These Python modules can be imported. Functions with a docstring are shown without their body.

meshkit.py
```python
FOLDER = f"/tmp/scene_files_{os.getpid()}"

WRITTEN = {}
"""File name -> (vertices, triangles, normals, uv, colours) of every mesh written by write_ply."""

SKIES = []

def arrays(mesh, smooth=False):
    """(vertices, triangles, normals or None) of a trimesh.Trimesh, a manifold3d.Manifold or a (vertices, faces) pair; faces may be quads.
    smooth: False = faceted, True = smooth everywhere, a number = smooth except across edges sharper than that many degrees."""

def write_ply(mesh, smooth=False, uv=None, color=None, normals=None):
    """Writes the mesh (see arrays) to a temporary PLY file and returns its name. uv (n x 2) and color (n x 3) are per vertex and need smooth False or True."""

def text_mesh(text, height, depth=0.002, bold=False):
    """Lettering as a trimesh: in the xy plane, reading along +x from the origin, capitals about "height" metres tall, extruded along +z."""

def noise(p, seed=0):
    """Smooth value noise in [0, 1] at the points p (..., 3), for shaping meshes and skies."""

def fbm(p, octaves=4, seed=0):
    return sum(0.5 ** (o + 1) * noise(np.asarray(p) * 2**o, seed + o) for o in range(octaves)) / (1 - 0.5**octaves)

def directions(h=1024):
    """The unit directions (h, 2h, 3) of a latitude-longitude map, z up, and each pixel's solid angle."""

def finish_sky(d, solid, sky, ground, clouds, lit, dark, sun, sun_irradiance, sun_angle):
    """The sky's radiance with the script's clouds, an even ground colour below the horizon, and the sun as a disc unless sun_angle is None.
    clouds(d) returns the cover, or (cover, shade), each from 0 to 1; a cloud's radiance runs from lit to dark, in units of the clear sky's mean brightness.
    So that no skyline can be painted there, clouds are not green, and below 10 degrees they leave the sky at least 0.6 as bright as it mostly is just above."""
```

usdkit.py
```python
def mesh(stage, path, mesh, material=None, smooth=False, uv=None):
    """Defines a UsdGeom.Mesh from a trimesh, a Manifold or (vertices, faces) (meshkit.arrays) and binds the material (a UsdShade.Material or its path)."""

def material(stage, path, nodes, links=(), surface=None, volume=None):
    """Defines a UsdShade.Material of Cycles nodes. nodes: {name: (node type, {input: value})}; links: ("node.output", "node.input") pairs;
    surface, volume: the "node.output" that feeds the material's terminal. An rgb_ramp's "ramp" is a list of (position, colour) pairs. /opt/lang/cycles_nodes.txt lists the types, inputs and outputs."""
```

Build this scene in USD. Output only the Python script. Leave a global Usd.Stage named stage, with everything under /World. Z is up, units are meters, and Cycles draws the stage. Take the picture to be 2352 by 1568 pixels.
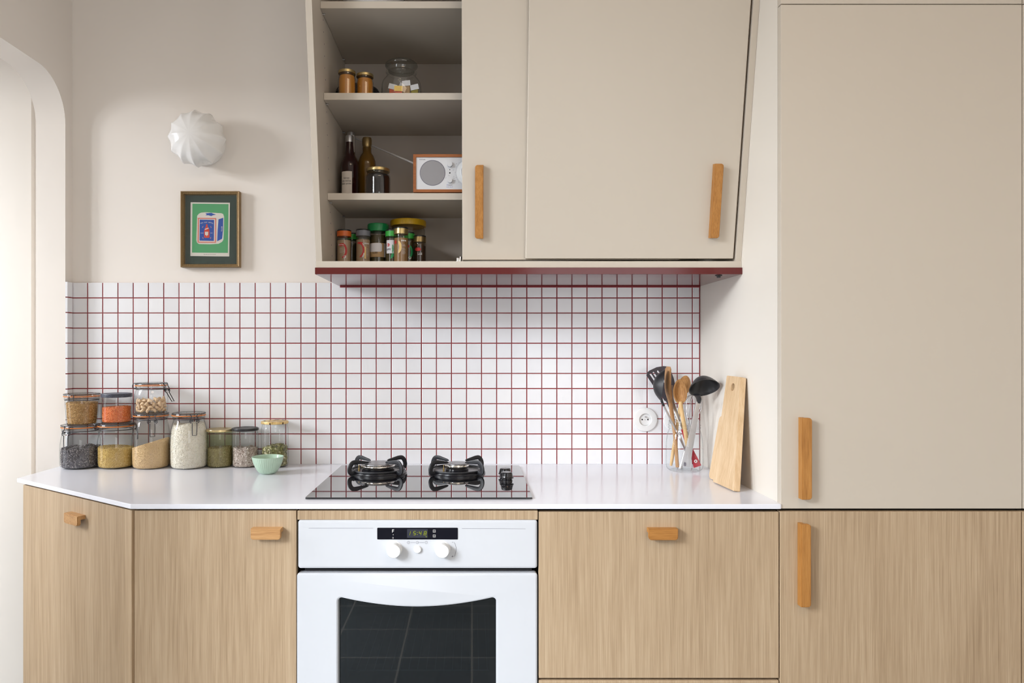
import math, random
import numpy as np
import trimesh
import manifold3d as m3
from shapely.geometry import Polygon, Point, LineString, box as sbox
from shapely import affinity
from pxr import Usd, UsdGeom, UsdLux, UsdShade, Gf, Sdf, Vt
import usdkit, meshkit

stage = Usd.Stage.CreateInMemory()
UsdGeom.SetStageUpAxis(stage, 'Z')
UsdGeom.SetStageMetersPerUnit(stage, 1.0)
UsdGeom.Xform.Define(stage, '/World')
PI = math.pi

# ---------------------------------------------------------------- camera (lens shift: verticals and back wall stay square)
F, CX, CY = 1613.0, 1084.0, 806.0              # focal length and principal point of the picture, in its pixels
CAM = (0.0, -2.37, 1.29)
cam = UsdGeom.Camera.Define(stage, '/World/Camera')
cam.CreateHorizontalApertureAttr(36.0)
cam.CreateVerticalApertureAttr(24.0)
cam.CreateFocalLengthAttr(36.0 * F / 2352)
cam.CreateHorizontalApertureOffsetAttr((1176 - CX) / 2352 * 36.0)
cam.CreateVerticalApertureOffsetAttr((CY - 784) / 2352 * 36.0)
cam.CreateClippingRangeAttr(Gf.Vec2f(0.05, 100))
EXPOSURE = -1.75
cam.CreateExposureAttr(EXPOSURE)
cx_ = UsdGeom.Xformable(cam.GetPrim())
cx_.AddTranslateOp().Set(Gf.Vec3d(*CAM))
cx_.AddRotateXYZOp().Set(Gf.Vec3f(90, 0, 0))

# ---------------------------------------------------------------- light: daylight through the room's windows
def window_light(name, pos, target, w, h, intensity, color):
    l = UsdLux.RectLight.Define(stage, '/World/' + name)
    l.CreateWidthAttr(w); l.CreateHeightAttr(h)
    l.CreateIntensityAttr(intensity); l.CreateColorAttr(Gf.Vec3f(*color))
    p, t = np.array(pos, float), np.array(target, float)
    zc = (p - t) / np.linalg.norm(p - t)
    xc = np.cross([0, 0, 1], zc); xc /= np.linalg.norm(xc)
    yc = np.cross(zc, xc)
    m = Gf.Matrix4d(*[float(v) for v in (*xc, 0, *yc, 0, *zc, 0, *p, 1)])
    UsdGeom.Xformable(l.GetPrim()).AddTransformOp().Set(m)
    return l
window_light('sky_light_main', (-5.0, -4.9, 4.1), (-0.4, -0.8, 1.0), 2.8, 2.2, 190.0, (0.88, 0.94, 1.0))
window_light('sky_light_hall', (-4.6, -1.5, 3.2), (-1.4, -0.3, 0.9), 1.5, 1.2, 110.0, (0.90, 0.95, 1.0))
window_light('sky_light_low', (-5.6, -2.08, 2.65), (-0.8, 0.0, 1.5), 1.1, 1.1, 150.0, (0.95, 0.97, 1.0))
window_light('window_light_hall', (-2.52, -0.62, 1.35), (0.0, -0.62, 1.35), 0.6, 1.5, 5.0, (0.95, 0.96, 1.0))
window_light('window_light_main', (-2.04, -2.4, 1.50), (0.0, -2.4, 1.50), 1.5, 1.9, 14.0, (0.90, 0.95, 1.0))
window_light('window_light_rear', (1.2, -4.70, 1.60), (1.2, 0.0, 1.60), 1.4, 1.7, 6.5, (0.93, 0.96, 1.0))
window_light('ceiling_lamp_light', (0.5, -2.3, 2.86), (0.5, -2.29, 0.0), 0.9, 0.9, 15.0, (1.0, 0.78, 0.56))

# ---------------------------------------------------------------- helpers
def at(px, py, y):
    """The point of the place that the picture shows at (px, py), for a known distance y from the back wall."""
    d = y - CAM[1]
    return np.array([(px - CX) * d / F, y, CAM[2] - (py - CY) * d / F])
def X(px, y): return at(px, CY, y)[0]
def Z(py, y): return at(CX, py, y)[2]

_used = {}
def numbered(parent, name):
    k = _used.get((parent, name), 0)
    _used[(parent, name)] = k + 1
    return name if k == 0 else '%s_%03d' % (name, k)

LOC = {}
def setd(p, label=None, cat=None, group=None, kind=None):
    for k, v in (('label', label), ('category', cat), ('group', group), ('kind', kind)):
        if v: p.SetCustomDataByKey(k, v)

def thing(name, label, cat, loc=(0, 0, 0), group=None, kind=None):
    path = '/World/' + numbered('/World', name)
    x = UsdGeom.Xform.Define(stage, path)
    x.AddTranslateOp().Set(Gf.Vec3d(*map(float, loc)))
    LOC[path] = np.array(loc, float)
    setd(x.GetPrim(), label, cat, group, kind)
    return x.GetPrim()

def tm(mesh):
    if isinstance(mesh, (list, tuple)) and len(mesh) and not isinstance(mesh[0], np.ndarray):
        return trimesh.util.concatenate([tm(m) for m in mesh])
    if isinstance(mesh, trimesh.Trimesh): return mesh
    v, f, _ = meshkit.arrays(mesh)
    return trimesh.Trimesh(v, f, process=False)

def part(parent, name, mesh, mat, smooth=35, label=None, kind=None):
    """A mesh given in world coordinates, as a part (or a part's part) of a thing."""
    ppath = str(parent.GetPath())
    loc = LOC[ppath]
    mesh = tm(mesh).copy(); mesh.apply_translation(-loc)
    path = ppath + '/' + numbered(ppath, name)
    m = usdkit.mesh(stage, path, mesh, M[mat], smooth=smooth)
    LOC[path] = loc
    setd(m.GetPrim(), label, None, None, kind)
    return m.GetPrim()

def solo(name, mesh, mat, label=None, cat=None, group=None, kind=None, smooth=35, loc=None, tone=None):
    """A thing that is one mesh."""
    mesh = tm(mesh).copy()
    if loc is None:
        b = mesh.bounds; loc = ((b[0][0] + b[1][0]) / 2, (b[0][1] + b[1][1]) / 2, b[0][2])
    loc = np.array(loc, float)
    mesh.apply_translation(-loc)
    path = '/World/' + numbered('/World', name)
    m = usdkit.mesh(stage, path, mesh, M[mat], smooth=smooth)
    if tone is not None:
        UsdGeom.PrimvarsAPI(m).CreatePrimvar('tone', Sdf.ValueTypeNames.FloatArray, 'vertex').Set(Vt.FloatArray.FromNumpy(np.asarray(tone, np.float32)))
    UsdGeom.Xformable(m.GetPrim()).AddTranslateOp().Set(Gf.Vec3d(*map(float, loc)))
    LOC[path] = loc
    setd(m.GetPrim(), label, cat, group, kind)
    return m.GetPrim()

def CS(p):
    """a drawn polygon (with holes) as a cross section"""
    return m3.CrossSection([np.array(q.coords)[:-1] for g in getattr(p, 'geoms', [p]) for q in (g.exterior, *g.interiors)], m3.FillRule.EvenOdd)
def hull(pts): return m3.Manifold.hull_points(np.asarray(pts, float))

def bx(x0, x1, y0, y1, z0, z1, b=0.0):
    if b <= 0:
        m = trimesh.creation.box((x1 - x0, y1 - y0, z1 - z0)); m.apply_translation(((x0 + x1) / 2, (y0 + y1) / 2, (z0 + z1) / 2)); return m
    pts = []
    for sx in (0, 1):
        for sy in (0, 1):
            for sz in (0, 1):
                c = [x1 if sx else x0, y1 if sy else y0, z1 if sz else z0]
                d = [-b if sx else b, -b if sy else b, -b if sz else b]
                for k in range(3):
                    p = [c[i] + d[i] for i in range(3)]; p[k] = c[k]; pts.append(p)
    return tm(hull(pts))

def rbx(x0, x1, y0, y1, z0, z1, r=0.002, n=2):
    """box with rounded edges"""
    s = m3.Manifold.sphere(r, 8 * n)
    return tm(m3.Manifold.batch_hull([s.translate((x, y, z)) for x in (x0 + r, x1 - r) for y in (y0 + r, y1 - r) for z in (z0 + r, z1 - r)]))

def prism_x(poly, x0, x1, b=0.0):
    """convex polygon in (y, z) drawn out along x, edges chamfered by b"""
    P = np.asarray(poly, float)
    if b <= 0:
        return tm(hull([(x, *p) for x in (x0, x1) for p in P]))
    inner = np.array(Polygon(P).buffer(-b, join_style='mitre').exterior.coords)
    return tm(hull([(x, *p) for x in (x0, x1) for p in inner] + [(x, *p) for x in (x0 + b, x1 - b) for p in P]))

def lathe(prof, n=48, c=(0, 0, 0), closed=False):
    """profile [(r, z)] turned around z; r = 0 makes a pole"""
    P = [tuple(p) for p in prof]
    V, rows = [], []
    for r, z in P:
        if r < 1e-7:
            rows.append([len(V)] * n); V.append((0, 0, z))
        else:
            rows.append(list(range(len(V), len(V) + n)))
            V += [(r * math.cos(2 * PI * k / n), r * math.sin(2 * PI * k / n), z) for k in range(n)]
    Fc = []
    idx = list(range(len(rows)))
    pairs = list(zip(idx, idx[1:])) + ([(idx[-1], idx[0])] if closed else [])
    for a, b in pairs:
        for k in range(n):
            k2 = (k + 1) % n
            q = [rows[a][k], rows[a][k2], rows[b][k2], rows[b][k]]
            for t in ((q[0], q[1], q[2]), (q[0], q[2], q[3])):
                if len(set(t)) == 3: Fc.append(t)
    m = trimesh.Trimesh(np.array(V) + np.array(c), Fc, process=False)
    if m.volume < 0: m.invert()
    return m

def frames(P, closed=False):
    P = np.asarray(P, float)
    if closed: T = np.roll(P, -1, 0) - np.roll(P, 1, 0)
    else:
        T = np.gradient(P, axis=0)
    T /= np.maximum(np.linalg.norm(T, axis=1, keepdims=True), 1e-12)
    u = np.cross(T[0], [0, 0, 1.0])
    if np.linalg.norm(u) < 1e-3: u = np.cross(T[0], [1.0, 0, 0])
    U = [u / np.linalg.norm(u)]
    for t in T[1:]:
        u = U[-1] - t * np.dot(U[-1], t); U.append(u / max(np.linalg.norm(u), 1e-9))
    U = np.array(U)
    return P, T, U, np.cross(T, U)

def tube(P, r, n=8, closed=False, flat=None, box=1.0):
    """round bar (or oval: flat = (half width along u, along v)) along a path; r may vary"""
    P, T, U, V = frames(P, closed)
    k = len(P)
    r = np.broadcast_to(np.asarray(r, float), (k,))
    a = np.arange(n) * 2 * PI / n
    ring = np.cos(a)[None, :, None] * U[:, None, :] * r[:, None, None] + np.sin(a)[None, :, None] * V[:, None, :] * r[:, None, None]
    if flat is not None:
        fu, fv = np.broadcast_to(flat[0], (k,)), np.broadcast_to(flat[1], (k,))
        ca, sa = np.sign(np.cos(a)) * np.abs(np.cos(a)) ** box, np.sign(np.sin(a)) * np.abs(np.sin(a)) ** box
        ring = ca[None, :, None] * U[:, None, :] * fu[:, None, None] + sa[None, :, None] * V[:, None, :] * fv[:, None, None]
    vv = (P[:, None, :] + ring).reshape(-1, 3)
    ff = []
    for i in range(k if closed else k - 1):
        j = (i + 1) % k
        for q in range(n):
            q2 = (q + 1) % n
            ff += [(i * n + q, i * n + q2, j * n + q2), (i * n + q, j * n + q2, j * n + q)]
    if not closed:
        vv = np.vstack([vv, P[0], P[-1]]); c0, c1 = k * n, k * n + 1
        for q in range(n):
            q2 = (q + 1) % n
            ff += [(c0, q2, q), (c1, (k - 1) * n + q, (k - 1) * n + q2)]
    m = trimesh.Trimesh(vv, ff, process=False)
    if m.volume < 0: m.invert()
    return m

def spline(P, n=24, closed=False):
    from scipy.interpolate import CubicSpline
    P = np.asarray(P, float)
    if closed: P = np.vstack([P, P[:1]])
    t = np.concatenate([[0], np.cumsum(np.linalg.norm(np.diff(P, axis=0), axis=1))])
    s = CubicSpline(t, P, bc_type='periodic' if closed else 'natural')
    q = s(np.linspace(0, t[-1], n + (1 if closed else 0)))
    return q[:-1] if closed else q

def ringpath(c, r, n=48): return np.array([(c[0] + r * math.cos(2 * PI * k / n), c[1] + r * math.sin(2 * PI * k / n), c[2]) for k in range(n)])

def extrude(poly, h):
    gs = getattr(poly, 'geoms', [poly])
    return trimesh.util.concatenate([trimesh.creation.extrude_polygon(g, h, engine='earcut') for g in gs])

def face(m, y):
    """turns a flat mesh (drawn in x, y and rising along +z) to face the camera side: x, z plane with its back at y"""
    m = m.copy()
    R = np.eye(4); R[:3, :3] = [[1, 0, 0], [0, 0, -1], [0, 1, 0]]; R[1, 3] = y
    m.apply_transform(R); return m

def flat(poly, y, t=0.0004): return face(extrude(poly, t), y)

def text(s, h, x, z, y, t=0.0003, center=True, bold=False, rot=0.0, squeeze=1.0):
    m = meshkit.text_mesh(s, h, t, bold)
    if squeeze != 1.0: m.apply_scale((squeeze, 1, 1))
    b = m.bounds
    m.apply_translation((-(b[0][0] + b[1][0]) / 2 if center else -b[0][0], 0, 0))
    if rot: m.apply_transform(trimesh.transformations.rotation_matrix(rot, [0, 0, 1]))
    m.apply_translation((x, z, 0))
    return face(m, y)

def wrap(m, c, R, phi):
    """wraps a flat mesh (x, y, rising along z) around a vertical cylinder of radius R at c, centred at azimuth phi"""
    m = m.copy()
    v = np.array(m.vertices)
    a = phi + v[:, 0] / R
    rr = R + v[:, 2]
    m.vertices = np.stack([c[0] + rr * np.cos(a), c[1] + rr * np.sin(a), c[2] + v[:, 1]], 1)
    return m

def wrap_text(s, h, c, R, phi, z, t=0.0002, bold=False):
    m = meshkit.text_mesh(s, h, t, bold); b = m.bounds
    m.apply_translation((-(b[0][0] + b[1][0]) / 2, 0, 0))
    return wrap(m, (c[0], c[1], z), R, phi)

def patch(w, h, t=0.0002, n=12):
    """flat sheet, cut into strips so that it can be wrapped"""
    out = []
    for k in range(n):
        x0, x1 = -w / 2 + w * k / n, -w / 2 + w * (k + 1) / n
        b = trimesh.creation.box((x1 - x0, h, t)); b.apply_translation(((x0 + x1) / 2, h / 2, t / 2)); out.append(b)
    return trimesh.util.concatenate(out)

def shape_patch(poly, t=0.0002):
    """a flat drawn shape, finely cut so that it can be wrapped"""
    m = extrude(poly, t)
    v, f = trimesh.remesh.subdivide_to_size(m.vertices, m.faces, 0.006)
    return trimesh.Trimesh(v, f, process=False)

def rot(m, ang, axis, point=(0, 0, 0)):
    m = m.copy(); m.apply_transform(trimesh.transformations.rotation_matrix(ang, axis, point)); return m
def move(m, *d):
    m = m.copy(); m.apply_translation(d); return m

# ---------------------------------------------------------------- materials
M = {}
def mat(name, nodes, links=(), surface='p.BSDF'):
    M[name] = usdkit.material(stage, '/World/Looks/' + name, nodes, links, surface=surface)
def plain(name, col, rough=0.5, metal=0.0, spec=0.5, coat=0.0, bump=0.0, bscale=200, tone=0.0, ior=1.5):
    nodes = {'p': ('principled_bsdf', {'base_color': col, 'roughness': rough, 'metallic': metal, 'specular_ior_level': spec, 'coat_weight': coat, 'ior': ior})}
    links = []
    nodes['g'] = ('geometry', {})
    if bump:
        nodes['n'] = ('noise_texture', {'scale': bscale, 'detail': 3.0})
        nodes['b'] = ('bump', {'strength': bump, 'distance': 0.001})
        links += [('g.position', 'n.vector'), ('n.fac', 'b.height'), ('b.normal', 'p.normal')]
    if tone:
        nodes['n2'] = ('noise_texture', {'scale': 2.3, 'detail': 3.0})
        nodes['r2'] = ('rgb_ramp', {'ramp': [(0.3, [c * (1 - tone) for c in col]), (0.7, [min(1, c * (1 + tone)) for c in col])]})
        links += [('g.position', 'n2.vector'), ('n2.fac', 'r2.fac'), ('r2.color', 'p.base_color')]
    mat(name, nodes, links)

def wood(name, dark, mid, light, axis='z', fine=240.0, broad=13.0, stretch=0.022, rough=0.45, spec=0.35, wfine=0.6, bump=0.12, distort=0.25):
    k = 'xyz'.index(axis)
    s1 = [1.0, 1.0, 1.0]; s1[k] = stretch
    s2 = [1.0, 1.0, 1.0]; s2[k] = stretch * 3.2
    mat(name, {
        'g': ('geometry', {}),
        'm1': ('mapping', {'scale': s1}), 'm2': ('mapping', {'scale': s2}),
        'n1': ('noise_texture', {'scale': fine, 'detail': 3.0, 'roughness': 0.6, 'distortion': distort}),
        'n2': ('noise_texture', {'scale': broad, 'detail': 3.0, 'roughness': 0.5, 'distortion': 1.2}),
        'mx': ('mix_float', {'fac': wfine}),
        'r': ('rgb_ramp', {'ramp': [(0.30, dark), (0.50, mid), (0.70, light)]}),
        'b': ('bump', {'strength': bump, 'distance': 0.0006}),
        'p': ('principled_bsdf', {'roughness': rough, 'specular_ior_level': spec})},
        [('g.position', 'm1.vector'), ('g.position', 'm2.vector'), ('m1.vector', 'n1.vector'), ('m2.vector', 'n2.vector'),
         ('n2.fac', 'mx.a'), ('n1.fac', 'mx.b'), ('mx.result', 'r.fac'), ('r.color', 'p.base_color'), ('n1.fac', 'b.height'), ('b.normal', 'p.normal')])

plain('paint_wall', (0.845, 0.79, 0.735), 0.75, spec=0.2, bump=0.10, bscale=55)
plain('paint_hall', (0.80, 0.75, 0.69), 0.8, spec=0.2, bump=0.10, bscale=40)
plain('paint_ceiling', (0.80, 0.74, 0.67), 0.9, spec=0.1)
plain('grout_red', (0.27, 0.052, 0.058), 0.8, spec=0.2)
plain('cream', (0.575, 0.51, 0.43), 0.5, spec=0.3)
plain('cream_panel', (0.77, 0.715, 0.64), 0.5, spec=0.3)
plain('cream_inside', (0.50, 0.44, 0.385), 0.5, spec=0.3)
plain('red_board', (0.105, 0.008, 0.008), 0.12, spec=0.5)
plain('dark_gap', (0.012, 0.010, 0.009), 0.8, spec=0.1)
plain('quartz', (0.80, 0.805, 0.865), 0.16, spec=0.5, bump=0.02, bscale=900)
plain('enamel_white', (0.63, 0.645, 0.68), 0.22, spec=0.5, coat=0.3)
plain('plastic_white', (0.80, 0.80, 0.80), 0.3)
plain('black_glass', (0.006, 0.006, 0.008), 0.03, spec=0.5, coat=0.85)
plain('black_enamel', (0.010, 0.010, 0.013), 0.22, spec=0.5)
plain('iron_black', (0.012, 0.013, 0.017), 0.42, spec=0.5)
plain('plastic_black', (0.012, 0.012, 0.014), 0.38, spec=0.5)
plain('plastic_turner', (0.055, 0.048, 0.058), 0.42, spec=0.5)
plain('knob_black', (0.006, 0.006, 0.008), 0.12, spec=0.6)
plain('cap_steel', (0.30, 0.30, 0.31), 0.28, metal=0.9)
plain('steel_bright', (0.85, 0.85, 0.86), 0.38, metal=0.6)
plain('chrome', (0.72, 0.70, 0.66), 0.12, metal=1.0)
plain('steel', (0.58, 0.58, 0.60), 0.30, metal=1.0)
plain('steel_brushed', (0.74, 0.74, 0.75), 0.42, metal=0.8)
plain('wire_dark', (0.075, 0.075, 0.085), 0.4, metal=0.7)
plain('wire_black', (0.012, 0.012, 0.014), 0.45)
plain('brass', (0.62, 0.45, 0.20), 0.35, metal=0.9)
plain('lid_gold', (0.56, 0.43, 0.20), 0.32, metal=0.9)
plain('lid_pale_gold', (0.66, 0.55, 0.30), 0.30, metal=0.9)
plain('lid_gold_dark', (0.36, 0.25, 0.11), 0.36, metal=0.9)
plain('frame_gold', (0.26, 0.17, 0.075), 0.42, metal=0.45, bump=0.7, bscale=260, tone=0.25)
plain('mat_green', (0.018, 0.045, 0.038), 0.8, spec=0.2)
plain('print_paper', (0.78, 0.74, 0.68), 0.8, spec=0.1)
plain('print_green', (0.085, 0.40, 0.17), 0.8, spec=0.1)
plain('print_blue', (0.010, 0.085, 0.42), 0.8, spec=0.1)
plain('print_red', (0.68, 0.065, 0.04), 0.8, spec=0.1)
plain('print_pink', (0.80, 0.30, 0.24), 0.8, spec=0.1)
plain('porcelain', (0.87, 0.86, 0.85), 0.18, spec=0.5)
plain('seal_orange', (0.80, 0.24, 0.055), 0.45, spec=0.4)
plain('bowl_glaze', (0.46, 0.62, 0.49), 0.2, spec=0.5)
plain('ink_grey', (0.16, 0.15, 0.19), 0.6)
plain('ink_black', (0.015, 0.014, 0.016), 0.6)
plain('ink_white', (0.72, 0.70, 0.68), 0.6)
plain('ink_blue', (0.04, 0.10, 0.45), 0.6)
plain('ink_red', (0.50, 0.03, 0.025), 0.5)
plain('ink_green', (0.02, 0.32, 0.10), 0.5)
plain('ink_gold', (0.75, 0.52, 0.20), 0.4)
plain('radio_face', (0.68, 0.69, 0.72), 0.35, metal=0.25)
plain('honey', (0.50, 0.20, 0.025), 0.25, spec=0.4)
plain('syrup', (0.020, 0.004, 0.004), 0.08, spec=0.5)
plain('dark_jam', (0.008, 0.005, 0.006), 0.08, spec=0.5)
plain('oil', (0.125, 0.062, 0.008), 0.08, spec=0.5)
plain('amber', (0.10, 0.035, 0.006), 0.1, spec=0.5)
plain('label_paper', (0.62, 0.56, 0.50), 0.7, spec=0.2)
plain('label_white', (0.74, 0.73, 0.76), 0.5, spec=0.3)
plain('label_kraft', (0.46, 0.30, 0.15), 0.6, spec=0.3)
plain('cap_orange', (0.62, 0.13, 0.02), 0.4)
plain('cap_green', (0.045, 0.42, 0.06), 0.4)
plain('cap_green_deep', (0.005, 0.24, 0.065), 0.25)
plain('cap_grey', (0.17, 0.18, 0.215), 0.4)
plain('cap_yellow', (0.72, 0.42, 0.01), 0.35)
plain('rub_red', (0.42, 0.015, 0.035), 0.4)
plain('powder_pink', (0.46, 0.33, 0.23), 0.7)
plain('powder_brown', (0.34, 0.19, 0.08), 0.7)
plain('tag_yellow', (0.85, 0.55, 0.10), 0.5)
plain('tag_white', (0.78, 0.78, 0.80), 0.6)
plain('sachet_red', (0.62, 0.10, 0.03), 0.5)
plain('sachet_olive', (0.30, 0.24, 0.04), 0.5)
plain('display_black', (0.008, 0.008, 0.013), 0.12, spec=0.2)
plain('display_panel', (0.035, 0.037, 0.05), 0.2, spec=0.5)
plain('oven_inside', (0.10, 0.13, 0.15), 0.5)
plain('cavity_rack', (0.60, 0.62, 0.62), 0.3, metal=0.8)

mat('laminate_oak', {
    'g': ('geometry', {}), 'm1': ('mapping', {'scale': (1, 1, 0.012)}), 'm2': ('mapping', {'scale': (1, 1, 0.06)}), 'm3': ('mapping', {'scale': (1, 1, 0.10)}),
    'n1': ('noise_texture', {'scale': 520.0, 'detail': 3.0, 'roughness': 0.6, 'distortion': 0.2}),
    'n2': ('noise_texture', {'scale': 14.0, 'detail': 3.0, 'distortion': 1.0}),
    'w': ('wave_texture', {'wave_type': 'bands', 'bands_direction': 'x', 'scale': 17.0, 'distortion': 14.0, 'detail': 2.0, 'detail_scale': 0.7, 'detail_roughness': 0.5}),
    'x1': ('mix_float', {'fac': 0.14}), 'x2': ('mix_float', {'fac': 0.62}),
    'r': ('rgb_ramp', {'ramp': [(0.28, (0.305, 0.205, 0.118)), (0.50, (0.450, 0.325, 0.205)), (0.72, (0.575, 0.440, 0.297))]}),
    'b': ('bump', {'strength': 0.2, 'distance': 0.0006}), 'p': ('principled_bsdf', {'roughness': 0.45, 'specular_ior_level': 0.35})},
    [('g.position', 'm1.vector'), ('g.position', 'm2.vector'), ('g.position', 'm3.vector'), ('m1.vector', 'n1.vector'), ('m2.vector', 'n2.vector'), ('m3.vector', 'w.vector'),
     ('n2.fac', 'x1.a'), ('w.fac', 'x1.b'), ('x1.result', 'x2.a'), ('n1.fac', 'x2.b'), ('x2.result', 'r.fac'), ('r.color', 'p.base_color'), ('n1.fac', 'b.height'), ('b.normal', 'p.normal')])
wood('oak_handle_z', (0.29, 0.115, 0.024), (0.42, 0.185, 0.043), (0.52, 0.25, 0.068), 'z', fine=420, broad=40, stretch=0.05, bump=0.2)
wood('oak_handle_x', (0.36, 0.175, 0.065), (0.51, 0.28, 0.115), (0.62, 0.37, 0.17), 'x', fine=420, broad=40, stretch=0.05, bump=0.2)
wood('oak_handle_orange_x', (0.29, 0.115, 0.024), (0.42, 0.185, 0.043), (0.52, 0.25, 0.068), 'x', fine=420, broad=40, stretch=0.05, bump=0.2)
wood('radio_wood', (0.22, 0.065, 0.018), (0.32, 0.105, 0.030), (0.40, 0.14, 0.045), 'x', fine=300, broad=40, stretch=0.05)
wood('board_beech', (0.53, 0.345, 0.185), (0.64, 0.45, 0.265), (0.72, 0.54, 0.35), 'z', fine=230, broad=26, stretch=0.05, rough=0.55, wfine=0.45)
wood('spoon_wood', (0.30, 0.135, 0.045), (0.46, 0.235, 0.085), (0.58, 0.33, 0.135), 'z', fine=330, broad=45, stretch=0.06, rough=0.6)
wood('spatula_wood', (0.33, 0.17, 0.07), (0.46, 0.25, 0.11), (0.57, 0.34, 0.17), 'z', fine=330, broad=45, stretch=0.06, rough=0.6)
wood('handle_wood', (0.52, 0.32, 0.14), (0.66, 0.44, 0.21), (0.74, 0.53, 0.29), 'z', fine=330, broad=45, stretch=0.06, rough=0.6)

# glossy white tiles, each a little different in tone
mat('tile_white', {'o': ('object_info', {}), 'g': ('geometry', {}), 'a': ('math', {'math_type': 'add'}), 'fr': ('math', {'math_type': 'fraction'}),
    'r': ('rgb_ramp', {'ramp': [(0.0, (0.80, 0.80, 0.825)), (0.5, (0.835, 0.835, 0.86)), (1.0, (0.86, 0.86, 0.88))]}),
    'n': ('noise_texture', {'scale': 16.0, 'detail': 1.0}), 'b': ('bump', {'strength': 0.10, 'distance': 0.004}),
    'p': ('principled_bsdf', {'roughness': 0.12, 'specular_ior_level': 0.5})},
    [('o.random', 'a.value1'), ('g.random_per_island', 'a.value2'), ('a.value', 'fr.value1'), ('fr.value', 'r.fac'), ('r.color', 'p.base_color'), ('g.position', 'n.vector'), ('n.fac', 'b.height'), ('b.normal', 'p.normal')])

def glass(name, tint=(0.97, 0.98, 0.98), edge=(0.60, 0.63, 0.63), edge_at=(0.62, 1.0), rough=0.02, refl=(0.045, 0.07, 0.20, 0.65)):
    """thin clear glass: lets light straight through, mirrors at grazing angles, a little darker where seen edge-on"""
    mat(name, {'lw': ('layer_weight', {'blend': 0.5}),
        'f': ('rgb_ramp', {'ramp': [(0.0, (refl[0],) * 3), (0.55, (refl[1],) * 3), (0.82, (refl[2],) * 3), (1.0, (refl[3],) * 3)]}),
        'r': ('rgb_ramp', {'ramp': [(0.0, tint), (edge_at[0], tint), (edge_at[1], edge)]}),
        't': ('transparent_bsdf', {}), 'gl': ('glossy_bsdf', {'roughness': rough, 'color': (1, 1, 1)}), 'x': ('mix_closure', {})},
        [('lw.facing', 'r.fac'), ('lw.facing', 'f.fac'), ('r.color', 't.color'), ('f.color', 'x.fac'), ('t.BSDF', 'x.closure1'), ('gl.BSDF', 'x.closure2')], surface='x.closure')
glass('glass_clear')
glass('glass_lid', tint=(0.90, 0.92, 0.92), edge=(0.55, 0.58, 0.58), edge_at=(0.2, 1.0), refl=(0.06, 0.12, 0.28, 0.7))
glass('glass_green', tint=(0.86, 0.88, 0.74), edge=(0.45, 0.47, 0.33))
glass('glass_pane', tint=(0.98, 0.98, 0.98), edge=(0.9, 0.9, 0.9), refl=(0.04, 0.06, 0.2, 0.8))
glass('glass_oven', tint=(0.20, 0.26, 0.29), edge=(0.10, 0.12, 0.13), refl=(0.06, 0.09, 0.25, 0.8))
glass('plastic_clear', tint=(0.86, 0.84, 0.79), edge=(0.55, 0.52, 0.46))

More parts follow.
